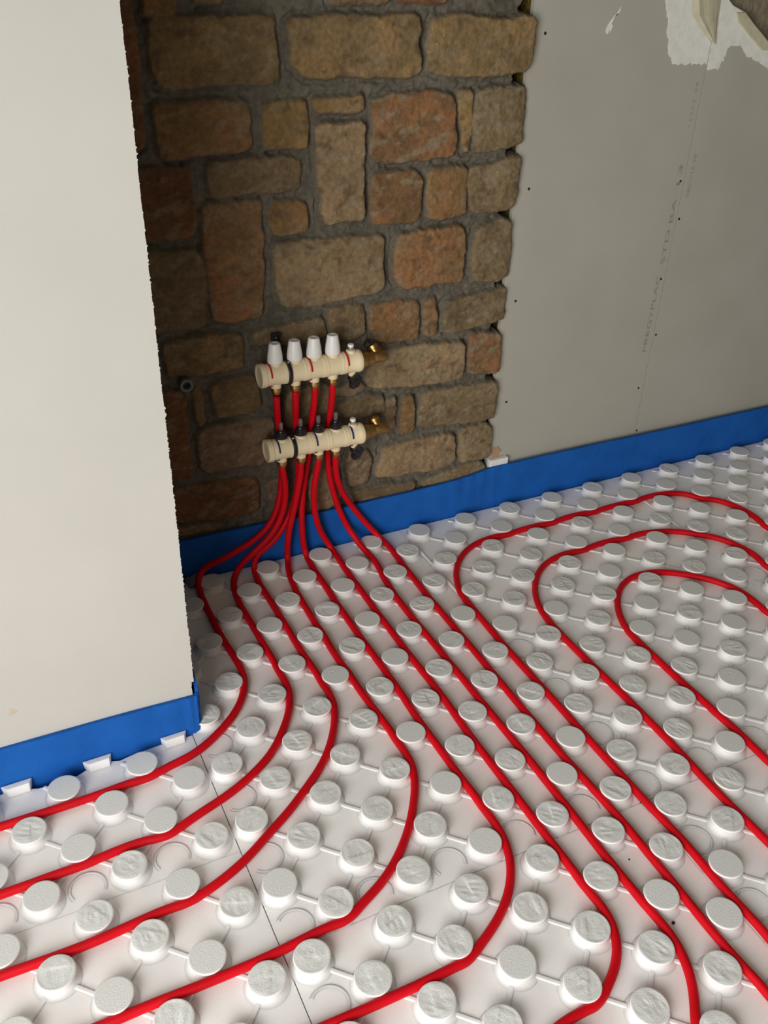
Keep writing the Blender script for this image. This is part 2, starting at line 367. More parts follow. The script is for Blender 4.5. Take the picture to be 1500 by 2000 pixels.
def build_stone_wall():
    st = 0.0033
    xs = np.arange(-.33, .8735, st); zs = np.arange(0.0, 2.449, st)
    gx, gz = np.meshgrid(xs, zs)
    wx = gx + .0065 * fbm(gx * 34, gz * 34, 5, 1, .6); wz = gz + .0065 * fbm(gx * 34, gz * 34, 5, 9, .6)
    big = fbm(gx * 14, gz * 14, 4, 21); mid = fbm(gx * 40, gz * 40, 4, 22); fine = fbm(gx * 120, gz * 120, 3, 23)
    streak = fbm(gx * 30 + gz * 12, gz * 70 - gx * 20, 3, 51)
    # mortar
    y = .0745 - .0040 * big - .0050 * mid - .003 * fine
    mc = np.array((.132, .117, .090))
    col = mc[None, None, :] * (1 + .28 * mid[..., None] + .22 * big[..., None])
    stone_any = np.zeros(gx.shape, bool)
    for k, (c, hh, poly) in enumerate(STONES):
        pl = chaikin(poly, 2)
        lo = pl.min(0) - .03; hi = pl.max(0) + .03
        i0, i1 = np.searchsorted(xs, (lo[0], hi[0])); j0, j1 = np.searchsorted(zs, (lo[1], hi[1]))
        if i1 <= i0 or j1 <= j0: continue
        s = np.s_[j0:j1, i0:i1]
        d = sdf(wx[s], wz[s], pl) + .0060
        r = random.Random(k * 31 + 5)
        base = np.array(PAL[c]) * np.array((1.0, .955, .82)) * r.uniform(.60, .78)
        ox, oz = r.uniform(0, 50), r.uniform(0, 50)
        lb = fbm(gx[s] * 16 + ox, gz[s] * 16 + oz, 4, 61); lm_ = fbm(gx[s] * 38 + ox, gz[s] * 52 + oz, 4, 62)
        t = np.clip((d + .0005) / .0050, 0, 1); t = t * t * (3 - 2 * t)
        t2 = np.clip(d / .016, 0, 1); t2 = t2 * (2 - t2)
        tx, tz = r.uniform(-.05, .05), r.uniform(-.04, .04)
        cx, cz = pl.mean(0)
        face = .0660 - hh - .0030 * t2 - .0034 * lb - .0036 * lm_ - .0020 * fine[s] + tx * (gx[s] - cx) + tz * (gz[s] - cz)
        face = np.minimum(face, .0735)
        cre = np.exp(-((d + .005) / .0035) ** 2) * np.clip(.35 + 1.6 * mid[s], 0, 1)
        y[s] = y[s] + .010 * cre * (~stone_any[s])
        y[s] = y[s] * (1 - t) + face * t
        orange = np.array((.27, .125, .055)); ochre = np.array((.27, .17, .075)); greyw = np.array((.245, .195, .125)); dark = np.array((.13, .085, .05))
        cc = base[None, None, :] * (1 + .30 * lb[..., None] + .16 * lm_[..., None])
        def mixin(cc, c2, msk): return cc * (1 - msk[..., None]) + c2 * msk[..., None]
        if c in ('oo', 'or'): cc = mixin(cc, orange, .65 * np.clip((lb - .02) * 5, 0, 1))
        elif c in ('o', 'r'): cc = mixin(cc, orange * .8, .5 * np.clip((lb - .15) * 5, 0, 1))
        elif c in ('t', 'y'): cc = mixin(cc, ochre, .6 * np.clip((lb - .05) * 5, 0, 1))
        cc = mixin(cc, dark, .75 * np.clip((-lm_ - .28) * 4, 0, 1))
        amt = .75 if c in ('g', 'k', 'or', 'p') else .4
        cc = mixin(cc, greyw, amt * np.clip((streak[s] - .12) * 4, 0, 1))
        cc = mixin(cc, mc * 1.15, .7 * np.clip(1 - d / .009, 0, 1) * np.clip(.5 + mid[s] * 2, 0, 1))
        cc = np.where((fine[s] > .62)[..., None] & (lb > .1)[..., None], cc * 1.5, cc)
        col[s] = col[s] * (1 - t[..., None]) + cc * t[..., None]
        stone_any[s] |= d > -.0015
    # open joints along the ragged right end: the mortar stops short of the plasterboard
    lim = .822 + .006 * fbm(gz * 30, gz * 0 + 3.3, 2, 77)
    gap = (~stone_any) & (gx > lim)
    y = np.where(gap, .150, y)
    col[gap] = (.03, .026, .02)
    y = np.where((gz < .175) & ~gap, np.maximum(y, .0660), y)
    nz_, nx_ = gx.shape
    co = np.stack([gx, y, gz], -1).reshape(-1, 3)
    idx = np.arange(nx_ * nz_).reshape(nz_, nx_)
    q = np.stack([idx[:-1, :-1], idx[:-1, 1:], idx[1:, 1:], idx[1:, :-1]], -1).reshape(-1, 4)
    # closed back so that the wall is a solid body
    nb = len(co)
    back = np.array([(xs[0], .30, 0), (xs[-1], .30, 0), (xs[-1], .30, zs[-1]), (xs[0], .30, zs[-1])])
    co = np.vstack([co, back])
    me = bpy.data.meshes.new('wall_back')
    faces = q.tolist()
    faces.append((nb + 1, nb, nb + 3, nb + 2))
    faces.append([nb] + [nb + 1] + idx[0, ::-1].tolist())
    faces.append([nb + 2] + [nb + 3] + idx[-1].tolist())
    faces.append([nb + 3] + [nb] + idx[:, 0].tolist())
    faces.append([nb + 1] + [nb + 2] + idx[::-1, -1].tolist())
    me.from_pydata(co.tolist(), [], faces)
    a = me.color_attributes.new('stone_colour', 'FLOAT_COLOR', 'POINT')
    c4 = np.ones((len(co), 4), np.float32); c4[:nb, :3] = np.clip(col.reshape(-1, 3), .01, .8); c4[nb:, :3] = mc
    a.data.foreach_set('color', c4.ravel())
    sm = np.ones(len(me.polygons), bool); sm[-5:] = False
    me.polygons.foreach_set('use_smooth', sm)
    me.update()
    return structure(link('wall_back', me, M['stone']))
build_stone_wall()
# yellow mineral wool seen in the open joints beside the plasterboard
tag(box('insulation_strip', M['wool'], .8680, .8732, .108, .146, .16, 2.3), 'yellow insulation showing in the gaps between the stone ends and the plasterboard', 'insulation')
# ---------------------------------------------------------------- plasterboard sheets
def ragged_edge(x, z0, z1, amp, step, seed, side):
    r = random.Random(seed); out = []; z = z0; w = 0
    while z < z1:
        w = .8 * w + r.uniform(-amp, amp) * .5
        spike = side * r.uniform(.0008, .0026) if r.random() < .16 else 0
        out.append((x + w + spike, z)); z += step * r.uniform(.5, 1.4)
    out.append((x, z1)); return out
# left sheet on the front of the projecting wall
e = ragged_edge(-.1705, .012, 1.62, .0007, .0022, 5, 1)
e = [(x - (.006 if z < .166 else 0), z) for x, z in e]
poly = [(X0 + .01, .012)] + e + [(-.1705, H - .01), (X0 + .01, H - .01)]
s1 = empty('plasterboard_sheet', (-.95, -.466, .012), 'pale plasterboard sheet with ragged right edge, on the projecting wall at left', 'plasterboard')
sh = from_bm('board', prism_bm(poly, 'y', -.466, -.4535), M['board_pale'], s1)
stain = lathe('stain', material('yellow_stain', (0.54, 0.485, 0.375), 0.8), (-.512, -.4660, .219), (0, -1, 0), [(.0085, 0), (.006, .0003), (0, .0004)], s1, 20, amp=.25, lobes=3)
stain['label'] = 'small yellowish stain'
# the narrow sheet next to the stones
YB0, YB1 = .078, .0905
e = ragged_edge(.8565, .02, 1.6, .0008, .012, 9, -1)
poly = [(1.3988, .02), (1.3988, H - .01), (.8565, H - .01)] + e[::-1]
s2 = empty('plasterboard_sheet', (1.13, YB0, .02), 'grey plasterboard sheet between the stones and the vertical joint, printed up its right edge', 'plasterboard')
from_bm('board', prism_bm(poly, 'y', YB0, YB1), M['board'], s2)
poly = [(1.4012, .02), (2.9, .02), (2.9, H - .01), (1.72, H - .01), (1.72, 1.19), (1.66, 1.215), (1.5917, 1.258), (1.5603, 1.279), (1.5244, 1.302), (1.4887, 1.327), (1.4471, 1.341), (1.4012, 1.374)]
s3 = empty('plasterboard_sheet', (2.1, YB0, .02), 'grey plasterboard sheet right of the vertical joint, cut away diagonally at the top', 'plasterboard')
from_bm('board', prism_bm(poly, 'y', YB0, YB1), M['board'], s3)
def screw(x, z, par):
    lathe('screw', M['dark'], (x, YB0 + .001, z), (0, -1, 0), [(.0036, 0), (.0036, .0013), (.002, .0016), (.0012, .0010), (0, .0010)], par, 12)
for x, z in [(.896, 1.2838), (.8982, .9404), (.8952, .6535), (.9016, .3588), (1.3832, 1.2268), (1.3873, .9249), (1.3859, .6565), (1.3808, .3186)]: screw(x, z, s2)
for x, z in [(1.4090, .8228), (1.4085, .4859), (1.4075, .1690)]: screw(x, z, s3)
def printed(text, x, z0, z1, cap, par):
    """lettering printed up the board, reading from bottom to top"""
    cu = bpy.data.curves.new('print', 'FONT'); cu.body = text; cu.size = 1.0; cu.resolution_u = 2
    ob = bpy.data.objects.new('print_tmp', cu); COL.objects.link(ob)
    bpy.context.view_layer.update()
    me = bpy.data.meshes.new_from_object(ob.evaluated_get(bpy.context.evaluated_depsgraph_get()))
    bpy.data.objects.remove(ob)
    v = np.array([q.co[:] for q in me.vertices])
    lo, hi = v.min(0), v.max(0)
    u = (v[:, 0] - lo[0]) / (hi[0] - lo[0]); w = (v[:, 1] - lo[1]) / (hi[1] - lo[1])
    for q, uu, ww in zip(me.vertices, u, w):
        q.co = (x + cap / 2 - ww * cap, YB0 - .0003, z0 + uu * (z1 - z0))
    me.name = 'printed_text'
    return link('printed_text', me, M['ink'], par)
printed('PREGYPLAC', 1.3745, .437, .668, .0135, s2)
printed('STD', 1.3785, .700, .797, .0135, s2)
printed('BA', 1.3805, .815, .880, .0135, s2)
printed('13', 1.3800, .915, .968, .0135, s2)
printed('1 2 3 0 2   0 8', 1.3798, 1.063, 1.168, .0075, s2)
printed('08/////15 20', 1.4222, .881, .993, .0085, s3)
PATCH = [(1.2302, 1.3513), (1.2371, 1.3299), (1.2489, 1.3082), (1.2512, 1.2796), (1.2615, 1.2639), (1.2667, 1.2368), (1.2772, 1.2276), (1.2839, 1.2137), (1.3046, 1.2098), (1.3169, 1.213), (1.3315, 1.2081), (1.343, 1.2148), (1.351, 1.21), (1.3705, 1.2119), (1.382, 1.207), (1.3919, 1.2139), (1.3985, 1.2067)]
poly = PATCH + [(1.3985, 1.52), (1.215, 1.52)]
def jag(poly, n0, n1, amp, seed):
    r = random.Random(seed); out = []
    for k, (a, b) in enumerate(zip(poly, poly[1:] + poly[:1])):
        out.append(a)
        if n0 <= k < n1:
            for t in (.25, .5, .75):
                out.append((a[0] + (b[0] - a[0]) * t + r.uniform(-amp, amp), a[1] + (b[1] - a[1]) * t + r.uniform(-amp, amp)))
    return out
o = from_bm('plaster_patch', prism_bm(jag(poly, 0, 16, .0022, 1), 'y', YB0 - .0012, YB0), M['plaster'], s2); o['label'] = 'brushed white plaster patch'
poly = [(1.4013, 1.207), (1.4038, 1.196), (1.4217, 1.1991), (1.4401, 1.1951), (1.4438, 1.2057), (1.4455, 1.2175), (1.4514, 1.215), (1.4503, 1.2245), (1.4558, 1.2291), (1.4567, 1.2431), (1.4649, 1.2499), (1.499, 1.2518), (1.514, 1.2375), (1.5328, 1.223), (1.5467, 1.2239), (1.5566, 1.2154), (1.5718, 1.2127), (1.5888, 1.2051), (1.63, 1.186), (1.66, 1.213), (1.5917, 1.256), (1.5603, 1.277), (1.5244, 1.300), (1.4887, 1.325), (1.4471, 1.339), (1.4013, 1.372)]
o = from_bm('plaster_patch', prism_bm(jag(poly, 0, 18, .0022, 2), 'y', YB0 - .0012, YB0), M['plaster'], s3); o['label'] = 'brushed white plaster patch'
poly = [(1.4587, 1.3254), (1.4700, 1.306), (1.4941, 1.2889), (1.5382, 1.2607), (1.5738, 1.239), (1.5991, 1.2386), (1.6300, 1.231), (1.5925, 1.2570), (1.5603, 1.2785), (1.5244, 1.3015), (1.4887, 1.3266)]
o = from_bm('filler_ridge', prism_bm(poly, 'y', YB0 - .006, YB0 - .0002), M['filler'], s3, bevel=.003); o['label'] = 'yellowish filler along the diagonal cut'
# creased jointing tape hanging loose over the top of the joint
def tape():
    L = [(1.3050, 1.40), (1.3092, 1.3516), (1.3213, 1.3189), (1.3425, 1.3011), (1.3719, 1.2785), (1.3966, 1.2600)]
    R = [(1.3990, 1.40), (1.4000, 1.3519), (1.4015, 1.3300), (1.4030, 1.3100), (1.4060, 1.2850), (1.4100, 1.2553)]
    v = []; f = []; n = 7
    for (a, b) in zip(L, R):
        for k in range(n):
            t = k / (n - 1)
            bul = .007 * math.sin(math.pi * min(1, t * 1.0)) ** .7 + .001 + (.004 if k == 1 else 0)
            v.append((a[0] + (b[0] - a[0]) * t, YB0 - .0016 - bul, a[1] + (b[1] - a[1]) * t))
    for i in range(len(L) - 1):
        for k in range(n - 1):
            f.append((i * n + k, i * n + k + 1, (i + 1) * n + k + 1, (i + 1) * n + k))
    o = pydata('joint_tape', v, f, M['filler'], s2)
    o.modifiers.new('thick', 'SOLIDIFY').thickness = .0012
    o['label'] = 'creased yellowish jointing tape'
tape()
poly = [(1.1012, 1.3369), (1.098, 1.325), (1.085, 1.3194), (1.0700, 1.300), (1.0658, 1.2912), (1.067, 1.283), (1.0729, 1.2805), (1.0750, 1.288), (1.0800, 1.291), (1.0797, 1.284), (1.0843, 1.2982), (1.0790, 1.302), (1.0860, 1.315)]
o = from_bm('plaster_smear', prism_bm(poly, 'y', YB0 - .0015, YB0), M['plaster'], s2); o['label'] = 'small white plaster smear'
# torn paper on the corner of that sheet
poly = [(.8720, .186), (.8700, .205), (.8762, .2202), (.8830, .214), (.8860, .222), (.8950, .212), (.9008, .2033), (.8940, .198), (.8926, .187)]
o = from_bm('torn_paper', prism_bm(poly, 'y', YB0 - .0025, YB0), M['kraft'], s2); o['label'] = 'torn brown paper'
tag(box('packing_block', M['white'], .8575, .9195, .0615, .0775, .142, .186, bevel=.002), 'small white block on the blue strip at the foot of the narrow sheet', 'block')
# ---------------------------------------------------------------- blue foam edge strips
def strip_mesh(name, path, thick, mat, label, seed):
    """path: (x, y, top) of the visible face; the foam's own thickness lies behind it"""
    pts = catmull(path, 10)
    n = len(pts); rows = 9; v = []; f = []
    nrm = []
    for i in range(n):
        a = pts[max(i - 1, 0)]; b = pts[min(i + 1, n - 1)]
        d = np.array([b[0] - a[0], b[1] - a[1]]); d /= np.linalg.norm(d) + 1e-9
        nrm.append(np.array([-d[1], d[0]]))
    for side in (0, 1):
        for i, p in enumerate(pts):
            for k in range(rows):
                t = k / (rows - 1)
                w = .0010 * math.sin(i * .9 + seed) * t + .0006 * math.sin(i * 2.3 + k)
                off = w if side == 0 else thick
                q = p[:2] + nrm[i] * off
                v.append((q[0], q[1], p[2] * t))
    N = n * rows
    for i in range(n - 1):
        for k in range(rows - 1):
            a = i * rows + k
            f.append((a, a + rows, a + rows + 1, a + 1)); f.append((N + a, N + a + 1, N + a + rows + 1, N + a + rows))
        a = i * rows; f.append((a, N + a, N + a + rows, a + rows))
        a = i * rows + rows - 1; f.append((a, a + rows, N + a + rows, N + a))
    for i in (0, n - 1):
        for k in range(rows - 1):
            a = i * rows + k; f.append((a, a + 1, N + a + 1, N + a) if i == 0 else (a, N + a, N + a + 1, a + 1))
    o = pydata(name, v, f, mat, smooth=True); auto_smooth(o, 50)
    return tag(o, label, 'edge strip')
strip_mesh('edge_strip', [(-.166, .0585, .152), (-.02, .0580, .152), (.14, .0545, .152), (.35, .0520, .148), (.60, .0520, .149), (.72, .0522, .152), (.79, .0528, .157), (.85, .0535, .1655), (.93, .0545, .1665), (1.2, .0545, .1665), (1.5, .0540, .163), (1.9, .054, .162), (2.4, .054, .161), (2.9, .054, .16)], .0075, M['foam'],
           'long blue foam strip along the foot of the stones and the right plasterboard', 1)
strip_mesh('edge_strip', [(-1.74, -.474, .141), (-1.3, -.474, .141), (-.9, -.474, .141), (-.6, -.474, .141), (-.35, -.4745, .139), (-.22, -.4745, .1345), (-.176, -.474, .133), (-.1665, -.470, .134), (-.1625, -.460, .138), (-.162, -.440, .160), (-.162, -.36, .163), (-.162, -.2, .163), (-.162, .046, .163)], .0072, M['foam'],
           'blue foam strip wrapped round the foot of the left projecting wall', 4)
# ---------------------------------------------------------------- polystyrene panels with pipe-holding knobs
def knob_mesh(seed, rough, ring):
    r = random.Random(seed); n = 36
    prof = [(.0405, -.0004), (.0372, .0006), (.0343, .0018), (.0312, .0042), (.0288, .0075), (.0279, .011), (.0281, .0145), (.0301, .0172), (.0311, .0190), (.0313, .0204), (.0306, .0216), (.0296, .0220)]
    verts = []; faces = []
    wob = [r.uniform(-1, 1) for _ in range(4)]
    def lip(a): return 1 + .010 * (wob[0] * math.cos(2 * a + wob[1] * 3) + wob[2] * math.cos(3 * a + wob[3] * 3)) * (1.0 if rough else .4)
    for rad, z in prof:
        for k in range(n):
            a = 2 * math.pi * k / n
            s = lip(a) if z > .016 else 1
            verts.append((rad * s * math.cos(a), rad * s * math.sin(a), z))
    tops = [.0275, .0255, .0235, .0215, .0195, .0175, .0155, .0135, .0115, .0095, .0075, .0055, .0035, .0018]
    ox, oy = r.uniform(0, 40), r.uniform(0, 40); ang = r.uniform(0, 3.14)
    rx, ry = r.uniform(-.012, .012), r.uniform(-.012, .012); rr_ = r.choice((.0055, .0075, .0105))
    fang = r.uniform(0, 6.28); foff = r.uniform(-.010, .010); famp = r.uniform(.0003, .0010)
    def top_z(x, y, rad):
        z = .0220
        if rough:
            u = x * math.cos(ang) + y * math.sin(ang); v = -x * math.sin(ang) + y * math.cos(ang)
            e = min(1, max(0, .0290 - rad) / .004)
            z += (.0008 * float(fbm(np.array(u * 55 + ox), np.array(v * 190 + oy), 4, 5)) + .0009 * float(fbm(np.array(x * 55 + ox), np.array(y * 55 + oy), 3, 8))) * e
            f = x * math.cos(fang) + y * math.sin(fang) - foff + .002 * float(fbm(np.array(x * 90 + ox), np.array(y * 90 + oy), 2, 3))
            z += famp * math.tanh(f / .0012) * .6 * e
        if ring:
            d = math.hypot(x - rx, y - ry)
            z += .0005 * math.exp(-((d - rr_) / .0010) ** 2) - (.0003 if d < rr_ else 0)
        return z
    for rad in tops:
        for k in range(n):
            a = 2 * math.pi * k / n; x = rad * math.cos(a); y = rad * math.sin(a)
            verts.append((x, y, top_z(x, y, rad)))
    verts.append((0, 0, top_z(0, 0, 0)))
    R = len(prof) + len(tops)
    for i in range(R - 1):
        for k in range(n):
            k2 = (k + 1) % n
            faces.append((i * n + k, i * n + k2, (i + 1) * n + k2, (i + 1) * n + k))
    c = len(verts) - 1
    for k in range(n): faces.append(((R - 1) * n + k, (R - 1) * n + (k + 1) % n, c))
    faces.append(tuple(reversed(range(n))))
    me = bpy.data.meshes.new('knob')
    me.from_pydata(verts, [], faces); me.update()
    me.polygons.foreach_set('use_smooth', [True] * len(me.polygons))
    me.materials.append(M['eps']); me.materials.append(M['eps_rough'])
    side = (len(prof) - 2) * n
    me.polygons.foreach_set('material_index', [0 if k < side or k == len(faces) - 1 else 1 for k in range(len(faces))])
    return me
KNOB = {'smooth': [knob_mesh(s, False, False) for s in (1, 2)], 'smooth_ring': [knob_mesh(3, False, True)],
        'rough': [knob_mesh(s, True, False) for s in range(4, 12)], 'rough_ring': [knob_mesh(s, True, True) for s in (20, 21)]}
def sheet_base(bm, poly, z0=0.002, z1=ZF):
    b2 = prism_bm(poly, 'z', z0, z1)
    me = bpy.data.meshes.new('t'); b2.to_mesh(me); b2.free(); bm.from_mesh(me); bpy.data.meshes.remove(me)
def add_rib(bm, a, b, w=.0036, h=.0030):
    """low ridge moulded between two neighbouring knobs"""
    a = Vector((*a, ZF)); b = Vector((*b, ZF)); d = (b - a).normalized(); s = Vector((-d.y, d.x, 0))
    L = [(s * -w * 1.35) + Vector((0, 0, -.0005)), (s * -w) + Vector((0, 0, h * .8)), (s * -w * .6) + Vector((0, 0, h)), (s * w * .6) + Vector((0, 0, h)), (s * w) + Vector((0, 0, h * .8)), (s * w * 1.35) + Vector((0, 0, -.0005))]
    A = [bm.verts.new(a + q) for q in L]; B = [bm.verts.new(b + q) for q in L]
    for k in range(6): bm.faces.new((A[k], A[(k + 1) % 6], B[(k + 1) % 6], B[k]))
    bm.faces.new(A[::-1]); bm.faces.new(B)
def add_arc_step(bm, c, r, a0, a1, w=.0022, h=.0010, n=22):
    """low curved step of an unused coupling socket"""
    rings = []
    for k in range(n + 1):
        a = a0 + (a1 - a0) * k / n; e = Vector((math.cos(a), math.sin(a), 0)); o = Vector((c[0], c[1], ZF))
        rings.append([bm.verts.new(o + e * rr + Vector((0, 0, zz))) for rr, zz in ((r - w, -.0005), (r - w * .4, h), (r + w * .6, h), (r + w * 2.2, -.0005))])
    for p, q in zip(rings, rings[1:]):
        for k in range(4): bm.faces.new((p[k], q[k], q[(k + 1) % 4], p[(k + 1) % 4]))
    bm.faces.new(rings[0]); bm.faces.new(rings[-1][::-1])
def panel(i0, i1, j0, j1, parity, label, poly=None, shift=(0, 0), extra=None, socket_left=False, socket_front=False, keep=None, seed=0):
    g = .0009
    x0, x1, ya, yb = i0 * P + g + shift[0], i1 * P - g + shift[0], -j0 * P - g + shift[1], -j1 * P + g + shift[1]
    ext = .0475 if j0 < 0 else ya
    root = empty('knobbed_mat', ((x0 + x1) / 2, (ya + yb) / 2, 0.002), label, 'insulation mat', 'white knobbed panels laid over the floor')
    bm = bmesh.new()
    sheet_base(bm, poly or [(x0, yb), (x1, yb), (x1, ext), (x0, ext)])
    K = {(i, j) for i in range(math.ceil(i0), math.floor(i1) + 1) for j in range(max(0, math.ceil(j0)), math.floor(j1) + 1) if (i + j) % 2 == parity}
    if keep: K = {k for k in K if keep(*k)}
    pos = lambda i, j: Vector((i * P + shift[0], -j * P + shift[1], 0))
    for (i, j) in sorted(K):
        for di, dj in ((1, 1), (1, -1), (-1, 1), (-1, -1)):
            a = pos(i, j); b = pos(i + di, j + dj); d = (b - a).normalized()
            if (i + di, j + dj) in K:
                if di > 0: add_rib(bm, (a + d * .0325)[:2], (b - d * .0325)[:2])
            else:                                # ribs run on to the rim of the panel
                t = .0325
                e = a + d * t
                f = a + d * .050
                if x0 + .006 < f.x < x1 - .006 and yb + .006 < f.y < ext - .006: add_rib(bm, e[:2], f[:2])
    if socket_left:
        for j in range(max(0, math.ceil(j0)), math.floor(j1) + 1):
            i = math.ceil(i0)
            if (i + j) % 2 != parity and j > 6: add_arc_step(bm, pos(i, j), .030, -math.radians(140), math.radians(140))
    if socket_front:
        for i in range(math.ceil(i0), math.floor(i1) + 1):
            j = math.floor(j1)
            if socket_left and i == math.ceil(i0): continue
            if (i + j) % 2 != parity: add_arc_step(bm, pos(i, j), .030, math.radians(-30), math.radians(210))
    if extra: extra(bm)
    b = from_bm('base_sheet', bm, M['eps'], root)
    r = random.Random(seed + 11)
    for (i, j) in sorted(K):
        smooth_p = .9 if j < 2 else (.55 if i > 11 else .2)
        if i <= -3: smooth_p = .6 if i < -4 else .35
        kind = 'smooth' if r.random() < smooth_p else 'rough'
        if r.random() < .16: kind += '_ring'
        o = bpy.data.objects.new('knob', r.choice(KNOB[kind]))
        COL.objects.link(o); o.parent = root
        p = pos(i, j); p.z = ZF - .0003
        o.location = p - root.location
        o.rotation_euler.z = r.uniform(0, 6.28)
    return root
AJ, BJ = 13.5, 27.5
def lifted_rim(i):
    def f(bm):
        x = i * P + .0065
        add_rib(bm, (x, -.9 * P), (x, -2.3 * P), .0026, .0034); add_rib(bm, (x + .001, -2.75 * P), (x, -4.3 * P), .0026, .0034)
    return f
panel(-2.5, 7.5, -.5, AJ, 0, 'white knobbed panel below the manifolds, where all eight pipe tails come down', socket_left=True, socket_front=True, seed=1)
panel(7.5, 17.5, -.5, AJ, 0, 'white knobbed panel holding the left ends of the three pipe loops at right', socket_left=True, socket_front=True, seed=2, extra=lifted_rim(7.5))
panel(17.5, 27.5, -.5, AJ, 0, 'white knobbed panel at the right frame edge along the blue strip, farthest from the manifolds', socket_left=True, seed=3, extra=lifted_rim(17.5))
panel(-2.5, 7.5, AJ, BJ, 0, 'white knobbed panel in the foreground, bottom centre, right of the open joint', socket_left=True, seed=4, keep=lambda i, j: j < 24)
panel(7.5, 17.5, AJ, BJ, 0, 'white knobbed panel in the bottom right corner of the photo', socket_left=True, seed=5, keep=lambda i, j: j < 24)
panel(17.5, 27.5, AJ, BJ, 0, 'white knobbed panel past the lower right frame edge, nearest the camera side', seed=8, keep=lambda i, j: j < 24)
SH = (-.004, -.005)
xl, xr, yf = -12.5 * P, -2.5 * P - .0010, -10.5 * P + SH[1]
cut = [(xl, -.480), (-.72, -.480), (-.700, -.490), (-.640, -.490), (-.615, -.478), (-.545, -.478), (-.530, -.480), (-.500, -.492), (-.470, -.494), (-.445, -.488), (-.425, -.491), (-.405, -.483), (-.395, -.479), (-.357, -.480), (-.340, -.486), (-.315, -.481), (-.285, -.479), (-.250, -.477), (xr, -.478)]
def dovetails(bm):
    for q in ([(-.254, -.4775), (-.200, -.4765), (-.207, -.4880), (-.246, -.4890)], [(-.410, -.4775), (-.354, -.4765), (-.360, -.4880), (-.400, -.4890)], [(-.564, -.4775), (-.507, -.4765), (-.513, -.4880), (-.554, -.4890)]):
        t = [Vector((x, y, .0505)) for x, y in q]
        c = sum(t, Vector()) / len(t)
        lo = [Vector((c.x + (p.x - c.x) * .94, p.y if p.y > -.48 else p.y - .005, ZF - .001)) for p in t]
        A = [bm.verts.new(p) for p in t]; B = [bm.verts.new(p) for p in lo]; n = len(t)
        bm.faces.new(A); bm.faces.new(B[::-1])
        for k in range(n): bm.faces.new((A[k], B[k], B[(k + 1) % n], A[(k + 1) % n]))
panel(-12.5, -2.5, 6.2, 10.5, 1, 'white knobbed panel with a cut jagged edge, along the left blue strip', poly=[(xl, yf), (xr, yf)] + cut[::-1], shift=SH, extra=dovetails, socket_front=True, seed=6, keep=lambda i, j: j >= 7)
panel(-12.5, -2.5, 10.5, 24.5, 1, 'white knobbed panel in the bottom left corner, left of the open joint', shift=(SH[0], SH[1]), poly=[(xl, -24.5 * P), (xr, -24.5 * P), (xr, yf - .0012), (xl, yf - .0012)], seed=7, keep=lambda i, j: j < 22)
def lump(name, c, r, seed, mat, flat=.7):
    bm = bmesh.new(); bmesh.ops.create_icosphere(bm, subdivisions=3, radius=1)
    rr = random.Random(seed); o = (rr.uniform(0, 9), rr.uniform(0, 9))
    for v in bm.verts:
        d = 1 + .45 * float(fbm(np.array(v.co.x * 1.7 + o[0]), np.array(v.co.y * 1.7 + v.co.z * 1.3 + o[1]), 4, seed))
        v.co = Vector((c[0] + v.co.x * d * r, c[1] + v.co.y * d * r, c[2] + v.co.z * d * r * flat))
    return from_bm(name, bm, mat)
# crumbs
def crumb(px, r, label, seed):
    o = lump('crumb', (px[0], px[1], ZF + r * .5), r, seed, M['dark'], .6); tag(o, label, 'crumb')
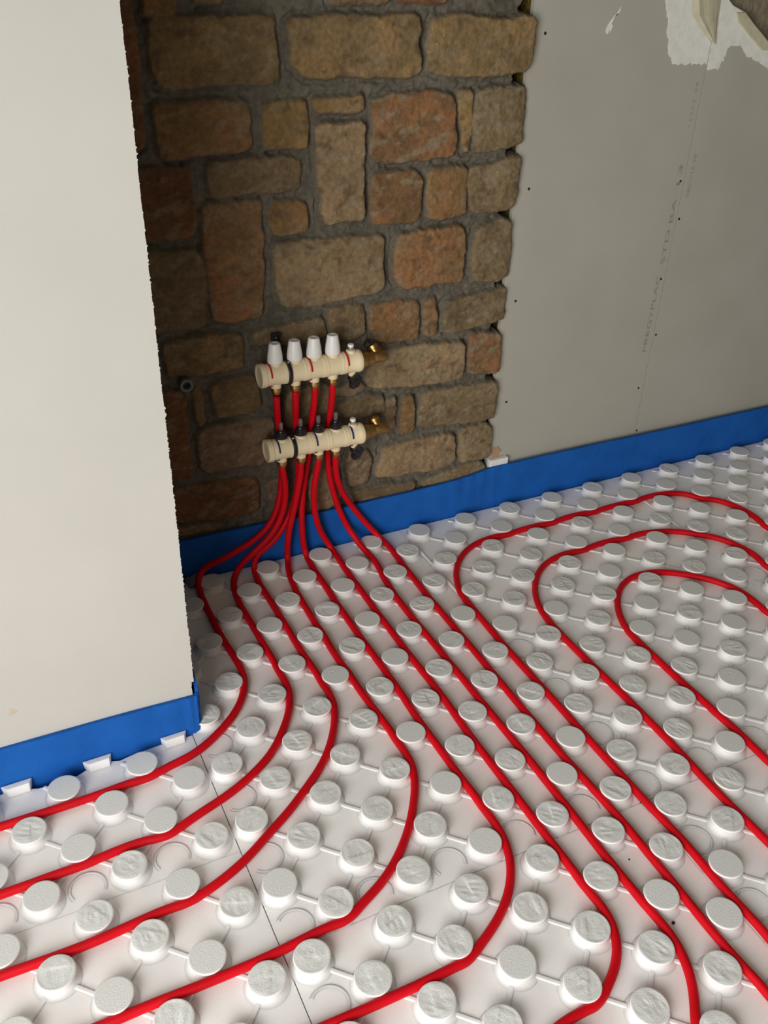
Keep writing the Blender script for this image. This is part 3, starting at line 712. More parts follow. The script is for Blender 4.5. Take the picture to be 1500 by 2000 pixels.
# ---------------------------------------------------------------- red heating pipes
PIPES={
'A':[(0.192,0,0.535),(0.1942,0.0056,0.5137),(0.1975,0.0137,0.4934),(0.2012,0.0223,0.4733),(0.2047,0.0294,0.4526),(0.2075,0.034,0.4312),(0.2098,0.0369,0.4093),(0.2117,0.0386,0.3873),(0.2132,0.0395,0.3653),(0.2139,0.0398,0.3431),(0.2138,0.0397,0.321),(0.2127,0.0393,0.2989),(0.2109,0.0386,0.2768),(0.2077,0.0376,0.2549),(0.203,0.0361,0.2333),(0.1968,0.0342,0.2122),(0.1883,0.0321,0.1918),(0.177,0.0296,0.1731),(0.1623,0.027,0.1567),(0.1446,0.0242,0.1437),(0.1253,0.0214,0.1334),(0.1048,0.0185,0.1254),(0.0839,0.0156,0.1188),(0.0629,0.0129,0.1124),(0.0421,0.0123,0.105),(0.0222,0.0163,0.0964),(0.0031,0.0221,0.0869),(-0.0155,0.0225,0.0751),(-0.0291,0.0132,0.0609),(-0.0351,-0.0035,0.0486),(-0.0375,-0.0247,0.0435),(-0.0391,-0.0468,0.0427),(-0.0399,-0.0689,0.0427),(-0.0404,-0.091,0.0427),(-0.0408,-0.1132,0.0427),(-0.0411,-0.1353,0.0427),(-0.0413,-0.1575,0.0427),(-0.0412,-0.1796,0.0427),(-0.0407,-0.2018,0.0427),(-0.0398,-0.2239,0.0427),(-0.0384,-0.246,0.0427),(-0.0369,-0.2681,0.0427),(-0.0353,-0.2902,0.0427),(-0.0341,-0.3123,0.0427),(-0.0338,-0.3344,0.0427),(-0.0356,-0.3565,0.0427),(-0.0403,-0.3781,0.0427),(-0.0479,-0.3989,0.0427),(-0.0579,-0.4186,0.0427),(-0.0697,-0.4374,0.0427),(-0.0833,-0.4548,0.0427),(-0.0985,-0.4709,0.0427),(-0.1151,-0.4856,0.0427),(-0.1326,-0.4991,0.0427),(-0.1508,-0.5117,0.0427),(-0.1696,-0.5235,0.0427),(-0.1892,-0.5336,0.0427),(-0.21,-0.5413,0.0427),(-0.2314,-0.5467,0.0427),(-0.2532,-0.551,0.0427),(-0.2746,-0.5565,0.0427),(-0.296,-0.5623,0.0427),(-0.3179,-0.5632,0.0427),(-0.3401,-0.5626,0.0427),(-0.3622,-0.5635,0.0427),(-0.3843,-0.5648,0.0427),(-0.4064,-0.5658,0.0427),(-0.4286,-0.5664,0.0427),(-0.4507,-0.5665,0.0427),(-0.4729,-0.5666,0.0427),(-0.495,-0.5665,0.0427),(-0.5172,-0.5664,0.0427),(-0.5393,-0.5663,0.0427),(-0.5615,-0.5663,0.0427),(-0.5836,-0.5662,0.0427),(-0.6058,-0.5661,0.0427),(-0.6279,-0.5661,0.0427),(-0.6501,-0.5661,0.0427),(-0.6722,-0.5661,0.0427),(-0.6944,-0.5661,0.0427),(-0.7165,-0.5661,0.0427),(-0.7387,-0.5662,0.0427),(-0.7608,-0.5662,0.0427),(-0.783,-0.5662,0.0427),(-0.8051,-0.5662,0.0427),(-0.8273,-0.5662,0.0427),(-0.8494,-0.5662,0.0427),(-0.8716,-0.5662,0.0427),(-0.8937,-0.5662,0.0427),(-0.9159,-0.5662,0.0427),(-0.938,-0.5662,0.0427),(-0.9602,-0.5662,0.0427),(-0.9823,-0.5662,0.0427),(-1.0045,-0.5662,0.0427),(-1.0266,-0.5662,0.0427)],
'B':[(0.2,0,0.345),(0.2033,0.0016,0.3232),(0.2062,0.0033,0.3014),(0.208,0.005,0.2795),(0.208,0.0065,0.2575),(0.2061,0.0076,0.2356),(0.2021,0.0086,0.2139),(0.1954,0.0093,0.1929),(0.186,0.0095,0.173),(0.1738,0.0091,0.1546),(0.159,0.0082,0.1384),(0.1422,0.0069,0.1241),(0.1244,0.0059,0.1111),(0.1068,0.0058,0.0979),(0.0909,0.0076,0.0828),(0.0771,0.0092,0.0657),(0.0638,0.0033,0.0502),(0.0535,-0.0138,0.0433),(0.0471,-0.0349,0.0427),(0.0431,-0.0566,0.0427),(0.0405,-0.0785,0.0427),(0.0393,-0.1005,0.0427),(0.0388,-0.1226,0.0427),(0.0389,-0.1446,0.0427),(0.0393,-0.1667,0.0427),(0.0397,-0.1887,0.0427),(0.0401,-0.2108,0.0427),(0.0405,-0.2329,0.0427),(0.0409,-0.2549,0.0427),(0.0414,-0.277,0.0427),(0.042,-0.299,0.0427),(0.0425,-0.3211,0.0427),(0.0426,-0.3432,0.0427),(0.0415,-0.3652,0.0427),(0.0418,-0.3872,0.0427),(0.0429,-0.4093,0.0427),(0.0418,-0.4313,0.0427),(0.0378,-0.453,0.0427),(0.0311,-0.474,0.0427),(0.0223,-0.4942,0.0427),(0.0118,-0.5136,0.0427),(0,-0.5322,0.0427),(-0.0128,-0.5502,0.0427),(-0.0264,-0.5676,0.0427),(-0.0408,-0.5843,0.0427),(-0.0563,-0.5999,0.0427),(-0.0733,-0.6141,0.0427),(-0.0913,-0.6268,0.0427),(-0.11,-0.6384,0.0427),(-0.1293,-0.6492,0.0427),(-0.1491,-0.6589,0.0427),(-0.1694,-0.6675,0.0427),(-0.1901,-0.6751,0.0427),(-0.2111,-0.682,0.0427),(-0.232,-0.6889,0.0427),(-0.2529,-0.6962,0.0427),(-0.2734,-0.7042,0.0427),(-0.2942,-0.7115,0.0427),(-0.3159,-0.7121,0.0427),(-0.3377,-0.7086,0.0427),(-0.3597,-0.7073,0.0427),(-0.3817,-0.7076,0.0427),(-0.4038,-0.7089,0.0427),(-0.4257,-0.711,0.0427),(-0.4476,-0.7135,0.0427),(-0.4697,-0.7138,0.0427),(-0.4918,-0.7136,0.0427),(-0.5138,-0.7137,0.0427),(-0.5359,-0.7142,0.0427),(-0.5579,-0.7145,0.0427),(-0.58,-0.7148,0.0427),(-0.6021,-0.715,0.0427),(-0.6241,-0.7151,0.0427),(-0.6462,-0.7152,0.0427),(-0.6683,-0.7152,0.0427),(-0.6903,-0.7151,0.0427),(-0.7124,-0.715,0.0427),(-0.7345,-0.715,0.0427),(-0.7565,-0.715,0.0427),(-0.7786,-0.715,0.0427),(-0.8007,-0.715,0.0427),(-0.8227,-0.715,0.0427),(-0.8448,-0.715,0.0427),(-0.8669,-0.715,0.0427),(-0.8889,-0.715,0.0427),(-0.911,-0.715,0.0427),(-0.9331,-0.715,0.0427),(-0.9551,-0.715,0.0427),(-0.9772,-0.715,0.0427),(-0.9993,-0.715,0.0427),(-1.0213,-0.715,0.0427),(-1.0434,-0.715,0.0427)],
'C':[(0.24,0,0.54),(0.2412,0.0036,0.5184),(0.2436,0.0106,0.4976),(0.2464,0.0183,0.4772),(0.2494,0.0256,0.4566),(0.252,0.0311,0.4354),(0.2543,0.0351,0.4139),(0.2563,0.0376,0.3921),(0.2578,0.0391,0.3702),(0.2589,0.0396,0.3482),(0.2589,0.0393,0.3262),(0.258,0.0383,0.3042),(0.2562,0.0371,0.2823),(0.2532,0.0356,0.2605),(0.2488,0.0341,0.239),(0.2428,0.033,0.2178),(0.2353,0.0318,0.1972),(0.2259,0.0302,0.1773),(0.2145,0.0279,0.1586),(0.2011,0.0248,0.1415),(0.186,0.0213,0.1258),(0.1692,0.019,0.1118),(0.1512,0.0191,0.0992),(0.1337,0.0199,0.086),(0.1221,0.0176,0.0677),(0.117,0.0073,0.0501),(0.1143,-0.0126,0.0432),(0.1125,-0.0345,0.0427),(0.1115,-0.0565,0.0427),(0.1114,-0.0786,0.0427),(0.1117,-0.1006,0.0427),(0.1122,-0.1226,0.0427),(0.1126,-0.1446,0.0427),(0.113,-0.1667,0.0427),(0.1133,-0.1887,0.0427),(0.1134,-0.2107,0.0427),(0.1133,-0.2327,0.0427),(0.1131,-0.2548,0.0427),(0.1128,-0.2768,0.0427),(0.1126,-0.2988,0.0427),(0.1128,-0.3209,0.0427),(0.1134,-0.3429,0.0427),(0.1144,-0.3649,0.0427),(0.1155,-0.3869,0.0427),(0.1164,-0.4089,0.0427),(0.1165,-0.4309,0.0427),(0.1161,-0.4529,0.0427),(0.1177,-0.4749,0.0427),(0.1174,-0.4969,0.0427),(0.1144,-0.5187,0.0427),(0.1087,-0.5399,0.0427),(0.1007,-0.5605,0.0427),(0.0912,-0.5803,0.0427),(0.0805,-0.5996,0.0427),(0.0688,-0.6182,0.0427),(0.056,-0.6362,0.0427),(0.0422,-0.6533,0.0427),(0.0272,-0.6695,0.0427),(0.0113,-0.6846,0.0427),(-0.0055,-0.6989,0.0427),(-0.0227,-0.7127,0.0427),(-0.0401,-0.7262,0.0427),(-0.0577,-0.7395,0.0427),(-0.0756,-0.7523,0.0427),(-0.0939,-0.7645,0.0427),(-0.1126,-0.7762,0.0427),(-0.1312,-0.7879,0.0427),(-0.1498,-0.7998,0.0427),(-0.1684,-0.8115,0.0427),(-0.1875,-0.8225,0.0427),(-0.2072,-0.8323,0.0427),(-0.2275,-0.8411,0.0427),(-0.2481,-0.8487,0.0427),(-0.2691,-0.8554,0.0427),(-0.2903,-0.8613,0.0427),(-0.312,-0.8635,0.0427),(-0.3341,-0.8625,0.0427),(-0.3561,-0.8625,0.0427),(-0.3781,-0.8638,0.0427),(-0.4,-0.8654,0.0427),(-0.422,-0.8672,0.0427),(-0.444,-0.8687,0.0427),(-0.466,-0.8699,0.0427),(-0.488,-0.8704,0.0427),(-0.51,-0.8704,0.0427),(-0.532,-0.87,0.0427),(-0.5541,-0.8693,0.0427),(-0.5761,-0.8685,0.0427),(-0.5981,-0.8679,0.0427),(-0.6201,-0.8675,0.0427),(-0.6421,-0.8673,0.0427),(-0.6642,-0.8672,0.0427),(-0.6862,-0.8672,0.0427),(-0.7082,-0.8673,0.0427),(-0.7303,-0.8674,0.0427),(-0.7523,-0.8674,0.0427),(-0.7743,-0.8674,0.0427),(-0.7964,-0.8674,0.0427),(-0.8184,-0.8675,0.0427),(-0.8404,-0.8675,0.0427),(-0.8624,-0.8675,0.0427),(-0.8845,-0.8675,0.0427),(-0.9065,-0.8675,0.0427),(-0.9285,-0.8675,0.0427),(-0.9506,-0.8675,0.0427),(-0.9726,-0.8675,0.0427),(-0.9946,-0.8675,0.0427),(-1.0166,-0.8675,0.0427),(-1.0387,-0.8675,0.0427),(-1.0607,-0.8675,0.0427)],
'D':[(0.251,0,0.345),(0.2498,0.0017,0.323),(0.2478,0.0036,0.301),(0.245,0.0055,0.2791),(0.2418,0.0073,0.2572),(0.2381,0.0089,0.2355),(0.2338,0.0102,0.2138),(0.2288,0.011,0.1922),(0.2237,0.0113,0.1707),(0.2189,0.0111,0.1491),(0.2154,0.0119,0.1272),(0.2139,0.015,0.1054),(0.2144,0.02,0.0838),(0.2152,0.0236,0.062),(0.2114,0.0118,0.0454),(0.2048,-0.009,0.0427),(0.1989,-0.0303,0.0427),(0.1941,-0.052,0.0427),(0.1905,-0.0738,0.0427),(0.1881,-0.0958,0.0427),(0.1863,-0.1179,0.0427),(0.1851,-0.14,0.0427),(0.184,-0.1622,0.0427),(0.1832,-0.1843,0.0427),(0.1826,-0.2064,0.0427),(0.1822,-0.2286,0.0427),(0.182,-0.2507,0.0427),(0.1826,-0.2729,0.0427),(0.1836,-0.295,0.0427),(0.1826,-0.3171,0.0427),(0.181,-0.3392,0.0427),(0.1805,-0.3613,0.0427),(0.1806,-0.3835,0.0427),(0.1812,-0.4056,0.0427),(0.1825,-0.4277,0.0427),(0.1841,-0.4498,0.0427),(0.1837,-0.4719,0.0427),(0.1838,-0.4941,0.0427),(0.1845,-0.5162,0.0427),(0.1855,-0.5383,0.0427),(0.1868,-0.5605,0.0427),(0.1881,-0.5826,0.0427),(0.1896,-0.6047,0.0427),(0.1908,-0.6268,0.0427),(0.1913,-0.6489,0.0427),(0.1911,-0.6711,0.0427),(0.1921,-0.6932,0.0427),(0.1928,-0.7153,0.0427),(0.1911,-0.7374,0.0427),(0.1864,-0.759,0.0427),(0.1791,-0.7799,0.0427),(0.1697,-0.7999,0.0427),(0.1589,-0.8193,0.0427),(0.147,-0.8379,0.0427),(0.1344,-0.8561,0.0427),(0.121,-0.8738,0.0427),(0.1069,-0.8908,0.0427),(0.0918,-0.9071,0.0427),(0.0759,-0.9225,0.0427),(0.0593,-0.9371,0.0427),(0.0418,-0.9507,0.0427),(0.0234,-0.963,0.0427),(0.0041,-0.9738,0.0427),(-0.0158,-0.9836,0.0427),(-0.0358,-0.9931,0.0427),(-0.0555,-1.0032,0.0427),(-0.0768,-1.0086,0.0427),(-0.0989,-1.008,0.0427),(-0.1211,-1.0084,0.0427),(-0.1431,-1.0101,0.0427),(-0.1652,-1.012,0.0427),(-0.1873,-1.0137,0.0427),(-0.2094,-1.0149,0.0427),(-0.2315,-1.0157,0.0427),(-0.2537,-1.0159,0.0427),(-0.2758,-1.0159,0.0427),(-0.298,-1.0159,0.0427),(-0.3201,-1.0157,0.0427),(-0.3423,-1.0153,0.0427),(-0.3644,-1.0146,0.0427),(-0.3866,-1.014,0.0427),(-0.4087,-1.0137,0.0427),(-0.4309,-1.0138,0.0427),(-0.453,-1.0142,0.0427),(-0.4751,-1.014,0.0427),(-0.4973,-1.0138,0.0427),(-0.5194,-1.0137,0.0427),(-0.5416,-1.0137,0.0427),(-0.5637,-1.0138,0.0427),(-0.5859,-1.0141,0.0427),(-0.608,-1.0143,0.0427),(-0.6302,-1.0139,0.0427),(-0.6523,-1.0137,0.0427),(-0.6745,-1.0137,0.0427),(-0.6966,-1.0137,0.0427),(-0.7188,-1.0138,0.0427),(-0.7409,-1.0141,0.0427),(-0.7631,-1.0142,0.0427),(-0.7852,-1.0139,0.0427),(-0.8074,-1.0137,0.0427),(-0.8295,-1.0137,0.0427),(-0.8517,-1.0137,0.0427),(-0.8738,-1.0139,0.0427),(-0.896,-1.0142,0.0427),(-0.9181,-1.0137,0.0427)],
'E':[(0.29,0,0.543),(0.2904,0.0028,0.5211),(0.2912,0.0087,0.4998),(0.292,0.0156,0.4788),(0.2925,0.0228,0.4578),(0.2924,0.0289,0.4365),(0.2917,0.0336,0.4149),(0.2905,0.0369,0.3931),(0.2888,0.0387,0.3711),(0.2866,0.0395,0.3491),(0.2837,0.0395,0.3271),(0.2802,0.0389,0.3053),(0.2763,0.038,0.2835),(0.2722,0.0366,0.2618),(0.2681,0.0347,0.2401),(0.2645,0.0325,0.2184),(0.2616,0.0302,0.1966),(0.2595,0.0278,0.1747),(0.2582,0.0252,0.1527),(0.2578,0.0227,0.1307),(0.2584,0.0213,0.1087),(0.2605,0.0216,0.0867),(0.2636,0.0216,0.0647),(0.2655,0.0103,0.0471),(0.265,-0.0112,0.0428),(0.2641,-0.0333,0.0427),(0.2634,-0.0555,0.0427),(0.2629,-0.0776,0.0427),(0.2625,-0.0997,0.0427),(0.2622,-0.1219,0.0427),(0.2618,-0.144,0.0427),(0.2614,-0.1661,0.0427),(0.2609,-0.1883,0.0427),(0.2605,-0.2104,0.0427),(0.2603,-0.2325,0.0427),(0.2601,-0.2547,0.0427),(0.2601,-0.2768,0.0427),(0.2601,-0.2989,0.0427),(0.2603,-0.3211,0.0427),(0.2606,-0.3432,0.0427),(0.2608,-0.3654,0.0427),(0.2611,-0.3875,0.0427),(0.2615,-0.4096,0.0427),(0.262,-0.4318,0.0427),(0.2625,-0.4539,0.0427),(0.2629,-0.476,0.0427),(0.2632,-0.4982,0.0427),(0.2631,-0.5203,0.0427),(0.2629,-0.5424,0.0427),(0.2624,-0.5646,0.0427),(0.2618,-0.5867,0.0427),(0.2613,-0.6088,0.0427),(0.2609,-0.631,0.0427),(0.2608,-0.6531,0.0427),(0.2611,-0.6752,0.0427),(0.2615,-0.6974,0.0427),(0.2621,-0.7195,0.0427),(0.2625,-0.7416,0.0427),(0.2629,-0.7638,0.0427),(0.2632,-0.7859,0.0427),(0.2635,-0.8081,0.0427),(0.2642,-0.8302,0.0427),(0.2653,-0.8523,0.0427),(0.266,-0.8744,0.0427),(0.266,-0.8966,0.0427),(0.267,-0.9187,0.0427),(0.2675,-0.9408,0.0427),(0.2658,-0.9628,0.0427),(0.2621,-0.9847,0.0427),(0.256,-1.0059,0.0427),(0.2476,-1.0264,0.0427),(0.2368,-1.0457,0.0427),(0.2238,-1.0636,0.0427),(0.209,-1.0801,0.0427),(0.1928,-1.0951,0.0427),(0.1754,-1.1088,0.0427),(0.1568,-1.1207,0.0427),(0.1375,-1.1315,0.0427),(0.1177,-1.1416,0.0427),(0.098,-1.1516,0.0427),(0.0772,-1.1589,0.0427),(0.055,-1.1593,0.0427),(0.0329,-1.1599,0.0427),(0.0108,-1.1606,0.0427),(-0.0113,-1.1611,0.0427),(-0.0335,-1.1612,0.0427),(-0.0556,-1.1612,0.0427),(-0.0778,-1.1611,0.0427),(-0.0999,-1.1608,0.0427),(-0.122,-1.1602,0.0427),(-0.1442,-1.1596,0.0427),(-0.1663,-1.159,0.0427),(-0.1884,-1.1588,0.0427),(-0.2106,-1.1587,0.0427),(-0.2327,-1.1588,0.0427),(-0.2548,-1.1594,0.0427),(-0.2769,-1.161,0.0427),(-0.2989,-1.1636,0.0427),(-0.3209,-1.1622,0.0427),(-0.343,-1.16,0.0427),(-0.3651,-1.1591,0.0427),(-0.3872,-1.1591,0.0427),(-0.4093,-1.1596,0.0427),(-0.4314,-1.1615,0.0427),(-0.4534,-1.1633,0.0427),(-0.4754,-1.1617,0.0427),(-0.4975,-1.1598,0.0427),(-0.5196,-1.1591,0.0427),(-0.5418,-1.1591,0.0427),(-0.5639,-1.16,0.0427),(-0.5859,-1.1621,0.0427),(-0.6079,-1.1646,0.0427)],
'F':[(0.298,0,0.345),(0.2958,0.0023,0.3232),(0.2932,0.0049,0.3015),(0.2906,0.0076,0.2798),(0.2888,0.0101,0.2579),(0.2881,0.0124,0.236),(0.2889,0.0143,0.2141),(0.2908,0.0159,0.1922),(0.2938,0.0172,0.1704),(0.2982,0.0186,0.1489),(0.3042,0.0206,0.1278),(0.3119,0.0236,0.1074),(0.3209,0.027,0.0875),(0.3306,0.028,0.0679),(0.3396,0.0203,0.0498),(0.3429,0.0002,0.0428),(0.3425,-0.0219,0.0427),(0.3413,-0.0439,0.0427),(0.3402,-0.0659,0.0427),(0.3396,-0.0879,0.0427),(0.3392,-0.1099,0.0427),(0.3388,-0.132,0.0427),(0.3385,-0.154,0.0427),(0.3383,-0.176,0.0427),(0.3381,-0.1981,0.0427),(0.338,-0.2201,0.0427),(0.3379,-0.2422,0.0427),(0.3378,-0.2642,0.0427),(0.3378,-0.2862,0.0427),(0.3378,-0.3083,0.0427),(0.3378,-0.3303,0.0427),(0.3378,-0.3523,0.0427),(0.3378,-0.3744,0.0427),(0.3378,-0.3964,0.0427),(0.338,-0.4184,0.0427),(0.3383,-0.4405,0.0427),(0.3387,-0.4625,0.0427),(0.3392,-0.4845,0.0427),(0.3399,-0.5066,0.0427),(0.3406,-0.5286,0.0427),(0.3413,-0.5506,0.0427),(0.3417,-0.5726,0.0427),(0.3418,-0.5947,0.0427),(0.3416,-0.6167,0.0427),(0.341,-0.6387,0.0427),(0.3403,-0.6608,0.0427),(0.3396,-0.6828,0.0427),(0.3391,-0.7048,0.0427),(0.3388,-0.7269,0.0427),(0.3387,-0.7489,0.0427),(0.3388,-0.7709,0.0427),(0.339,-0.793,0.0427),(0.3392,-0.815,0.0427),(0.3394,-0.837,0.0427),(0.3396,-0.8591,0.0427),(0.3398,-0.8811,0.0427),(0.3399,-0.9031,0.0427),(0.3401,-0.9252,0.0427),(0.3402,-0.9472,0.0427),(0.3403,-0.9693,0.0427),(0.3405,-0.9913,0.0427),(0.3407,-1.0133,0.0427),(0.341,-1.0354,0.0427),(0.3414,-1.0574,0.0427),(0.3417,-1.0794,0.0427),(0.3415,-1.1015,0.0427),(0.3412,-1.1235,0.0427),(0.3426,-1.1455,0.0427),(0.3436,-1.1675,0.0427),(0.3419,-1.1894,0.0427),(0.3367,-1.2108,0.0427),(0.3278,-1.2309,0.0427),(0.3156,-1.2492,0.0427),(0.3005,-1.2651,0.0427),(0.2832,-1.2788,0.0427),(0.2647,-1.2907,0.0427),(0.2457,-1.3019,0.0427),(0.225,-1.3082,0.0427),(0.203,-1.3082,0.0427),(0.181,-1.3087,0.0427),(0.1591,-1.3111,0.0427),(0.1374,-1.3151,0.0427),(0.1159,-1.32,0.0427),(0.0946,-1.3254,0.0427),(0.0733,-1.3311,0.0427),(0.0525,-1.3382,0.0427),(0.0368,-1.3524,0.0427),(0.0242,-1.3705,0.0427),(0.0047,-1.3798,0.0427),(-0.0166,-1.377,0.0427),(-0.0363,-1.3671,0.0427),(-0.0575,-1.3652,0.0427),(-0.079,-1.3698,0.0427),(-0.1004,-1.3752,0.0427),(-0.1217,-1.3805,0.0427),(-0.1431,-1.3859,0.0427),(-0.1645,-1.3912,0.0427),(-0.1859,-1.3965,0.0427),(-0.2073,-1.4019,0.0427),(-0.2286,-1.4072,0.0427),(-0.25,-1.4126,0.0427),(-0.2714,-1.4179,0.0427)],
'G':[(0.336,0,0.545),(0.3363,0.002,0.523),(0.3369,0.0066,0.5014),(0.3376,0.0125,0.4802),(0.3382,0.019,0.4591),(0.3386,0.0255,0.438),(0.3386,0.0317,0.4167),(0.3383,0.0361,0.3951),(0.3378,0.038,0.3731),(0.3375,0.0391,0.3511),(0.338,0.0398,0.329),(0.3394,0.0401,0.307),(0.3416,0.0402,0.285),(0.3448,0.0402,0.2631),(0.3487,0.0401,0.2414),(0.3532,0.0397,0.2198),(0.3583,0.0392,0.1983),(0.3642,0.0386,0.177),(0.3707,0.038,0.1559),(0.378,0.0372,0.1351),(0.3861,0.0351,0.1146),(0.3948,0.0302,0.095),(0.4035,0.0208,0.0771),(0.4113,0.0065,0.0624),(0.4176,-0.0117,0.0516),(0.4233,-0.0317,0.0447),(0.4265,-0.0533,0.0427),(0.4266,-0.0754,0.0427),(0.4248,-0.0974,0.0427),(0.4215,-0.1193,0.0427),(0.4173,-0.1409,0.0427),(0.4152,-0.1629,0.0427),(0.4136,-0.1849,0.0427),(0.4115,-0.2069,0.0427),(0.4097,-0.2289,0.0427),(0.4086,-0.251,0.0427),(0.4081,-0.2731,0.0427),(0.4081,-0.2952,0.0427),(0.4084,-0.3173,0.0427),(0.4088,-0.3394,0.0427),(0.4092,-0.3614,0.0427),(0.4095,-0.3835,0.0427),(0.4097,-0.4056,0.0427),(0.41,-0.4277,0.0427),(0.4105,-0.4498,0.0427),(0.411,-0.4719,0.0427),(0.4113,-0.494,0.0427),(0.4117,-0.5161,0.0427),(0.412,-0.5382,0.0427),(0.4123,-0.5603,0.0427),(0.4125,-0.5823,0.0427),(0.4126,-0.6044,0.0427),(0.4129,-0.6265,0.0427),(0.4131,-0.6486,0.0427),(0.4134,-0.6707,0.0427),(0.4137,-0.6928,0.0427),(0.4141,-0.7149,0.0427),(0.4145,-0.737,0.0427),(0.4148,-0.7591,0.0427),(0.4152,-0.7811,0.0427),(0.4154,-0.8032,0.0427),(0.4157,-0.8253,0.0427),(0.4159,-0.8474,0.0427),(0.4158,-0.8695,0.0427),(0.4157,-0.8916,0.0427),(0.4157,-0.9137,0.0427),(0.4158,-0.9358,0.0427),(0.4157,-0.9579,0.0427),(0.4155,-0.98,0.0427),(0.4153,-1.0021,0.0427),(0.4149,-1.0242,0.0427),(0.4146,-1.0462,0.0427),(0.4143,-1.0683,0.0427),(0.4143,-1.0904,0.0427),(0.4144,-1.1125,0.0427),(0.4146,-1.1346,0.0427),(0.415,-1.1567,0.0427),(0.4154,-1.1788,0.0427),(0.4159,-1.2009,0.0427),(0.4174,-1.2229,0.0427),(0.4181,-1.245,0.0427),(0.417,-1.267,0.0427),(0.4137,-1.2889,0.0427),(0.4078,-1.3101,0.0427),(0.3995,-1.3306,0.0427),(0.3888,-1.3499,0.0427),(0.3762,-1.368,0.0427),(0.3626,-1.3854,0.0427),(0.3495,-1.4032,0.0427),(0.3414,-1.4233,0.0427),(0.3385,-1.4452,0.0427),(0.3362,-1.4672,0.0427),(0.3347,-1.4892,0.0427),(0.332,-1.5111,0.0427),(0.3266,-1.5325,0.0427),(0.3215,-1.554,0.0427),(0.3172,-1.5757,0.0427),(0.3151,-1.5975,0.0427),(0.3207,-1.6185,0.0427),(0.3299,-1.6385,0.0427),(0.3309,-1.6602,0.0427),(0.3179,-1.6779,0.0427),(0.3015,-1.6924,0.0427),(0.291,-1.7114,0.0427),(0.2855,-1.7328,0.0427),(0.28,-1.7542,0.0427),(0.273,-1.7751,0.0427),(0.267,-1.7963,0.0427),(0.2654,-1.8182,0.0427),(0.2641,-1.8403,0.0427)],
'H':[(0.344,0,0.348),(0.3453,0.0034,0.3261),(0.3476,0.0074,0.3044),(0.3514,0.0117,0.283),(0.3568,0.0158,0.2618),(0.364,0.0194,0.2412),(0.3727,0.0228,0.221),(0.3825,0.0259,0.2013),(0.3931,0.0286,0.182),(0.4042,0.0308,0.163),(0.4159,0.0325,0.1441),(0.428,0.0337,0.1255),(0.4404,0.0341,0.1072),(0.4533,0.0334,0.0891),(0.4663,0.0297,0.0715),(0.4785,0.0209,0.0555),(0.4875,0.0046,0.0446),(0.4915,-0.0168,0.0427),(0.492,-0.039,0.0427),(0.4911,-0.0612,0.0427),(0.4899,-0.0833,0.0427),(0.4888,-0.1055,0.0427),(0.488,-0.1277,0.0427),(0.4873,-0.1499,0.0427),(0.4867,-0.1721,0.0427),(0.4861,-0.1943,0.0427),(0.4855,-0.2164,0.0427),(0.4849,-0.2386,0.0427),(0.4845,-0.2608,0.0427),(0.4844,-0.283,0.0427),(0.4844,-0.3052,0.0427),(0.4843,-0.3274,0.0427),(0.4844,-0.3496,0.0427),(0.4846,-0.3718,0.0427),(0.4849,-0.394,0.0427),(0.485,-0.4162,0.0427),(0.4851,-0.4384,0.0427),(0.4851,-0.4606,0.0427),(0.485,-0.4828,0.0427),(0.4849,-0.505,0.0427),(0.4848,-0.5272,0.0427),(0.4847,-0.5494,0.0427),(0.4846,-0.5716,0.0427),(0.4845,-0.5938,0.0427),(0.4844,-0.616,0.0427),(0.4843,-0.6382,0.0427),(0.4841,-0.6604,0.0427),(0.4841,-0.6826,0.0427),(0.4841,-0.7048,0.0427),(0.4843,-0.727,0.0427),(0.4845,-0.7492,0.0427),(0.4845,-0.7714,0.0427),(0.4846,-0.7936,0.0427),(0.4849,-0.8158,0.0427),(0.4853,-0.838,0.0427),(0.4859,-0.8602,0.0427),(0.4866,-0.8824,0.0427),(0.4876,-0.9046,0.0427),(0.4886,-0.9268,0.0427),(0.4895,-0.9489,0.0427),(0.4904,-0.9711,0.0427),(0.4912,-0.9933,0.0427),(0.4918,-1.0155,0.0427),(0.4922,-1.0377,0.0427),(0.4922,-1.0599,0.0427),(0.492,-1.0821,0.0427),(0.4914,-1.1043,0.0427),(0.4908,-1.1265,0.0427),(0.4906,-1.1487,0.0427),(0.4904,-1.1709,0.0427),(0.4898,-1.1931,0.0427),(0.4892,-1.2153,0.0427),(0.4885,-1.2375,0.0427),(0.4879,-1.2596,0.0427),(0.4875,-1.2818,0.0427),(0.4874,-1.304,0.0427),(0.4877,-1.3262,0.0427),(0.4885,-1.3484,0.0427),(0.4899,-1.3706,0.0427),(0.4911,-1.3927,0.0427),(0.4911,-1.4149,0.0427),(0.4921,-1.4371,0.0427),(0.4942,-1.4592,0.0427),(0.495,-1.4814,0.0427),(0.4949,-1.5036,0.0427),(0.4945,-1.5257,0.0427),(0.4933,-1.5479,0.0427),(0.4911,-1.57,0.0427),(0.4923,-1.5922,0.0427),(0.4938,-1.6143,0.0427),(0.4943,-1.6365,0.0427),(0.4944,-1.6587,0.0427),(0.494,-1.6809,0.0427),(0.4927,-1.7031,0.0427),(0.4915,-1.7252,0.0427),(0.4927,-1.7473,0.0427),(0.494,-1.7695,0.0427),(0.4944,-1.7917,0.0427),(0.4945,-1.8139,0.0427),(0.4945,-1.8361,0.0427),(0.4945,-1.8583,0.0427)],
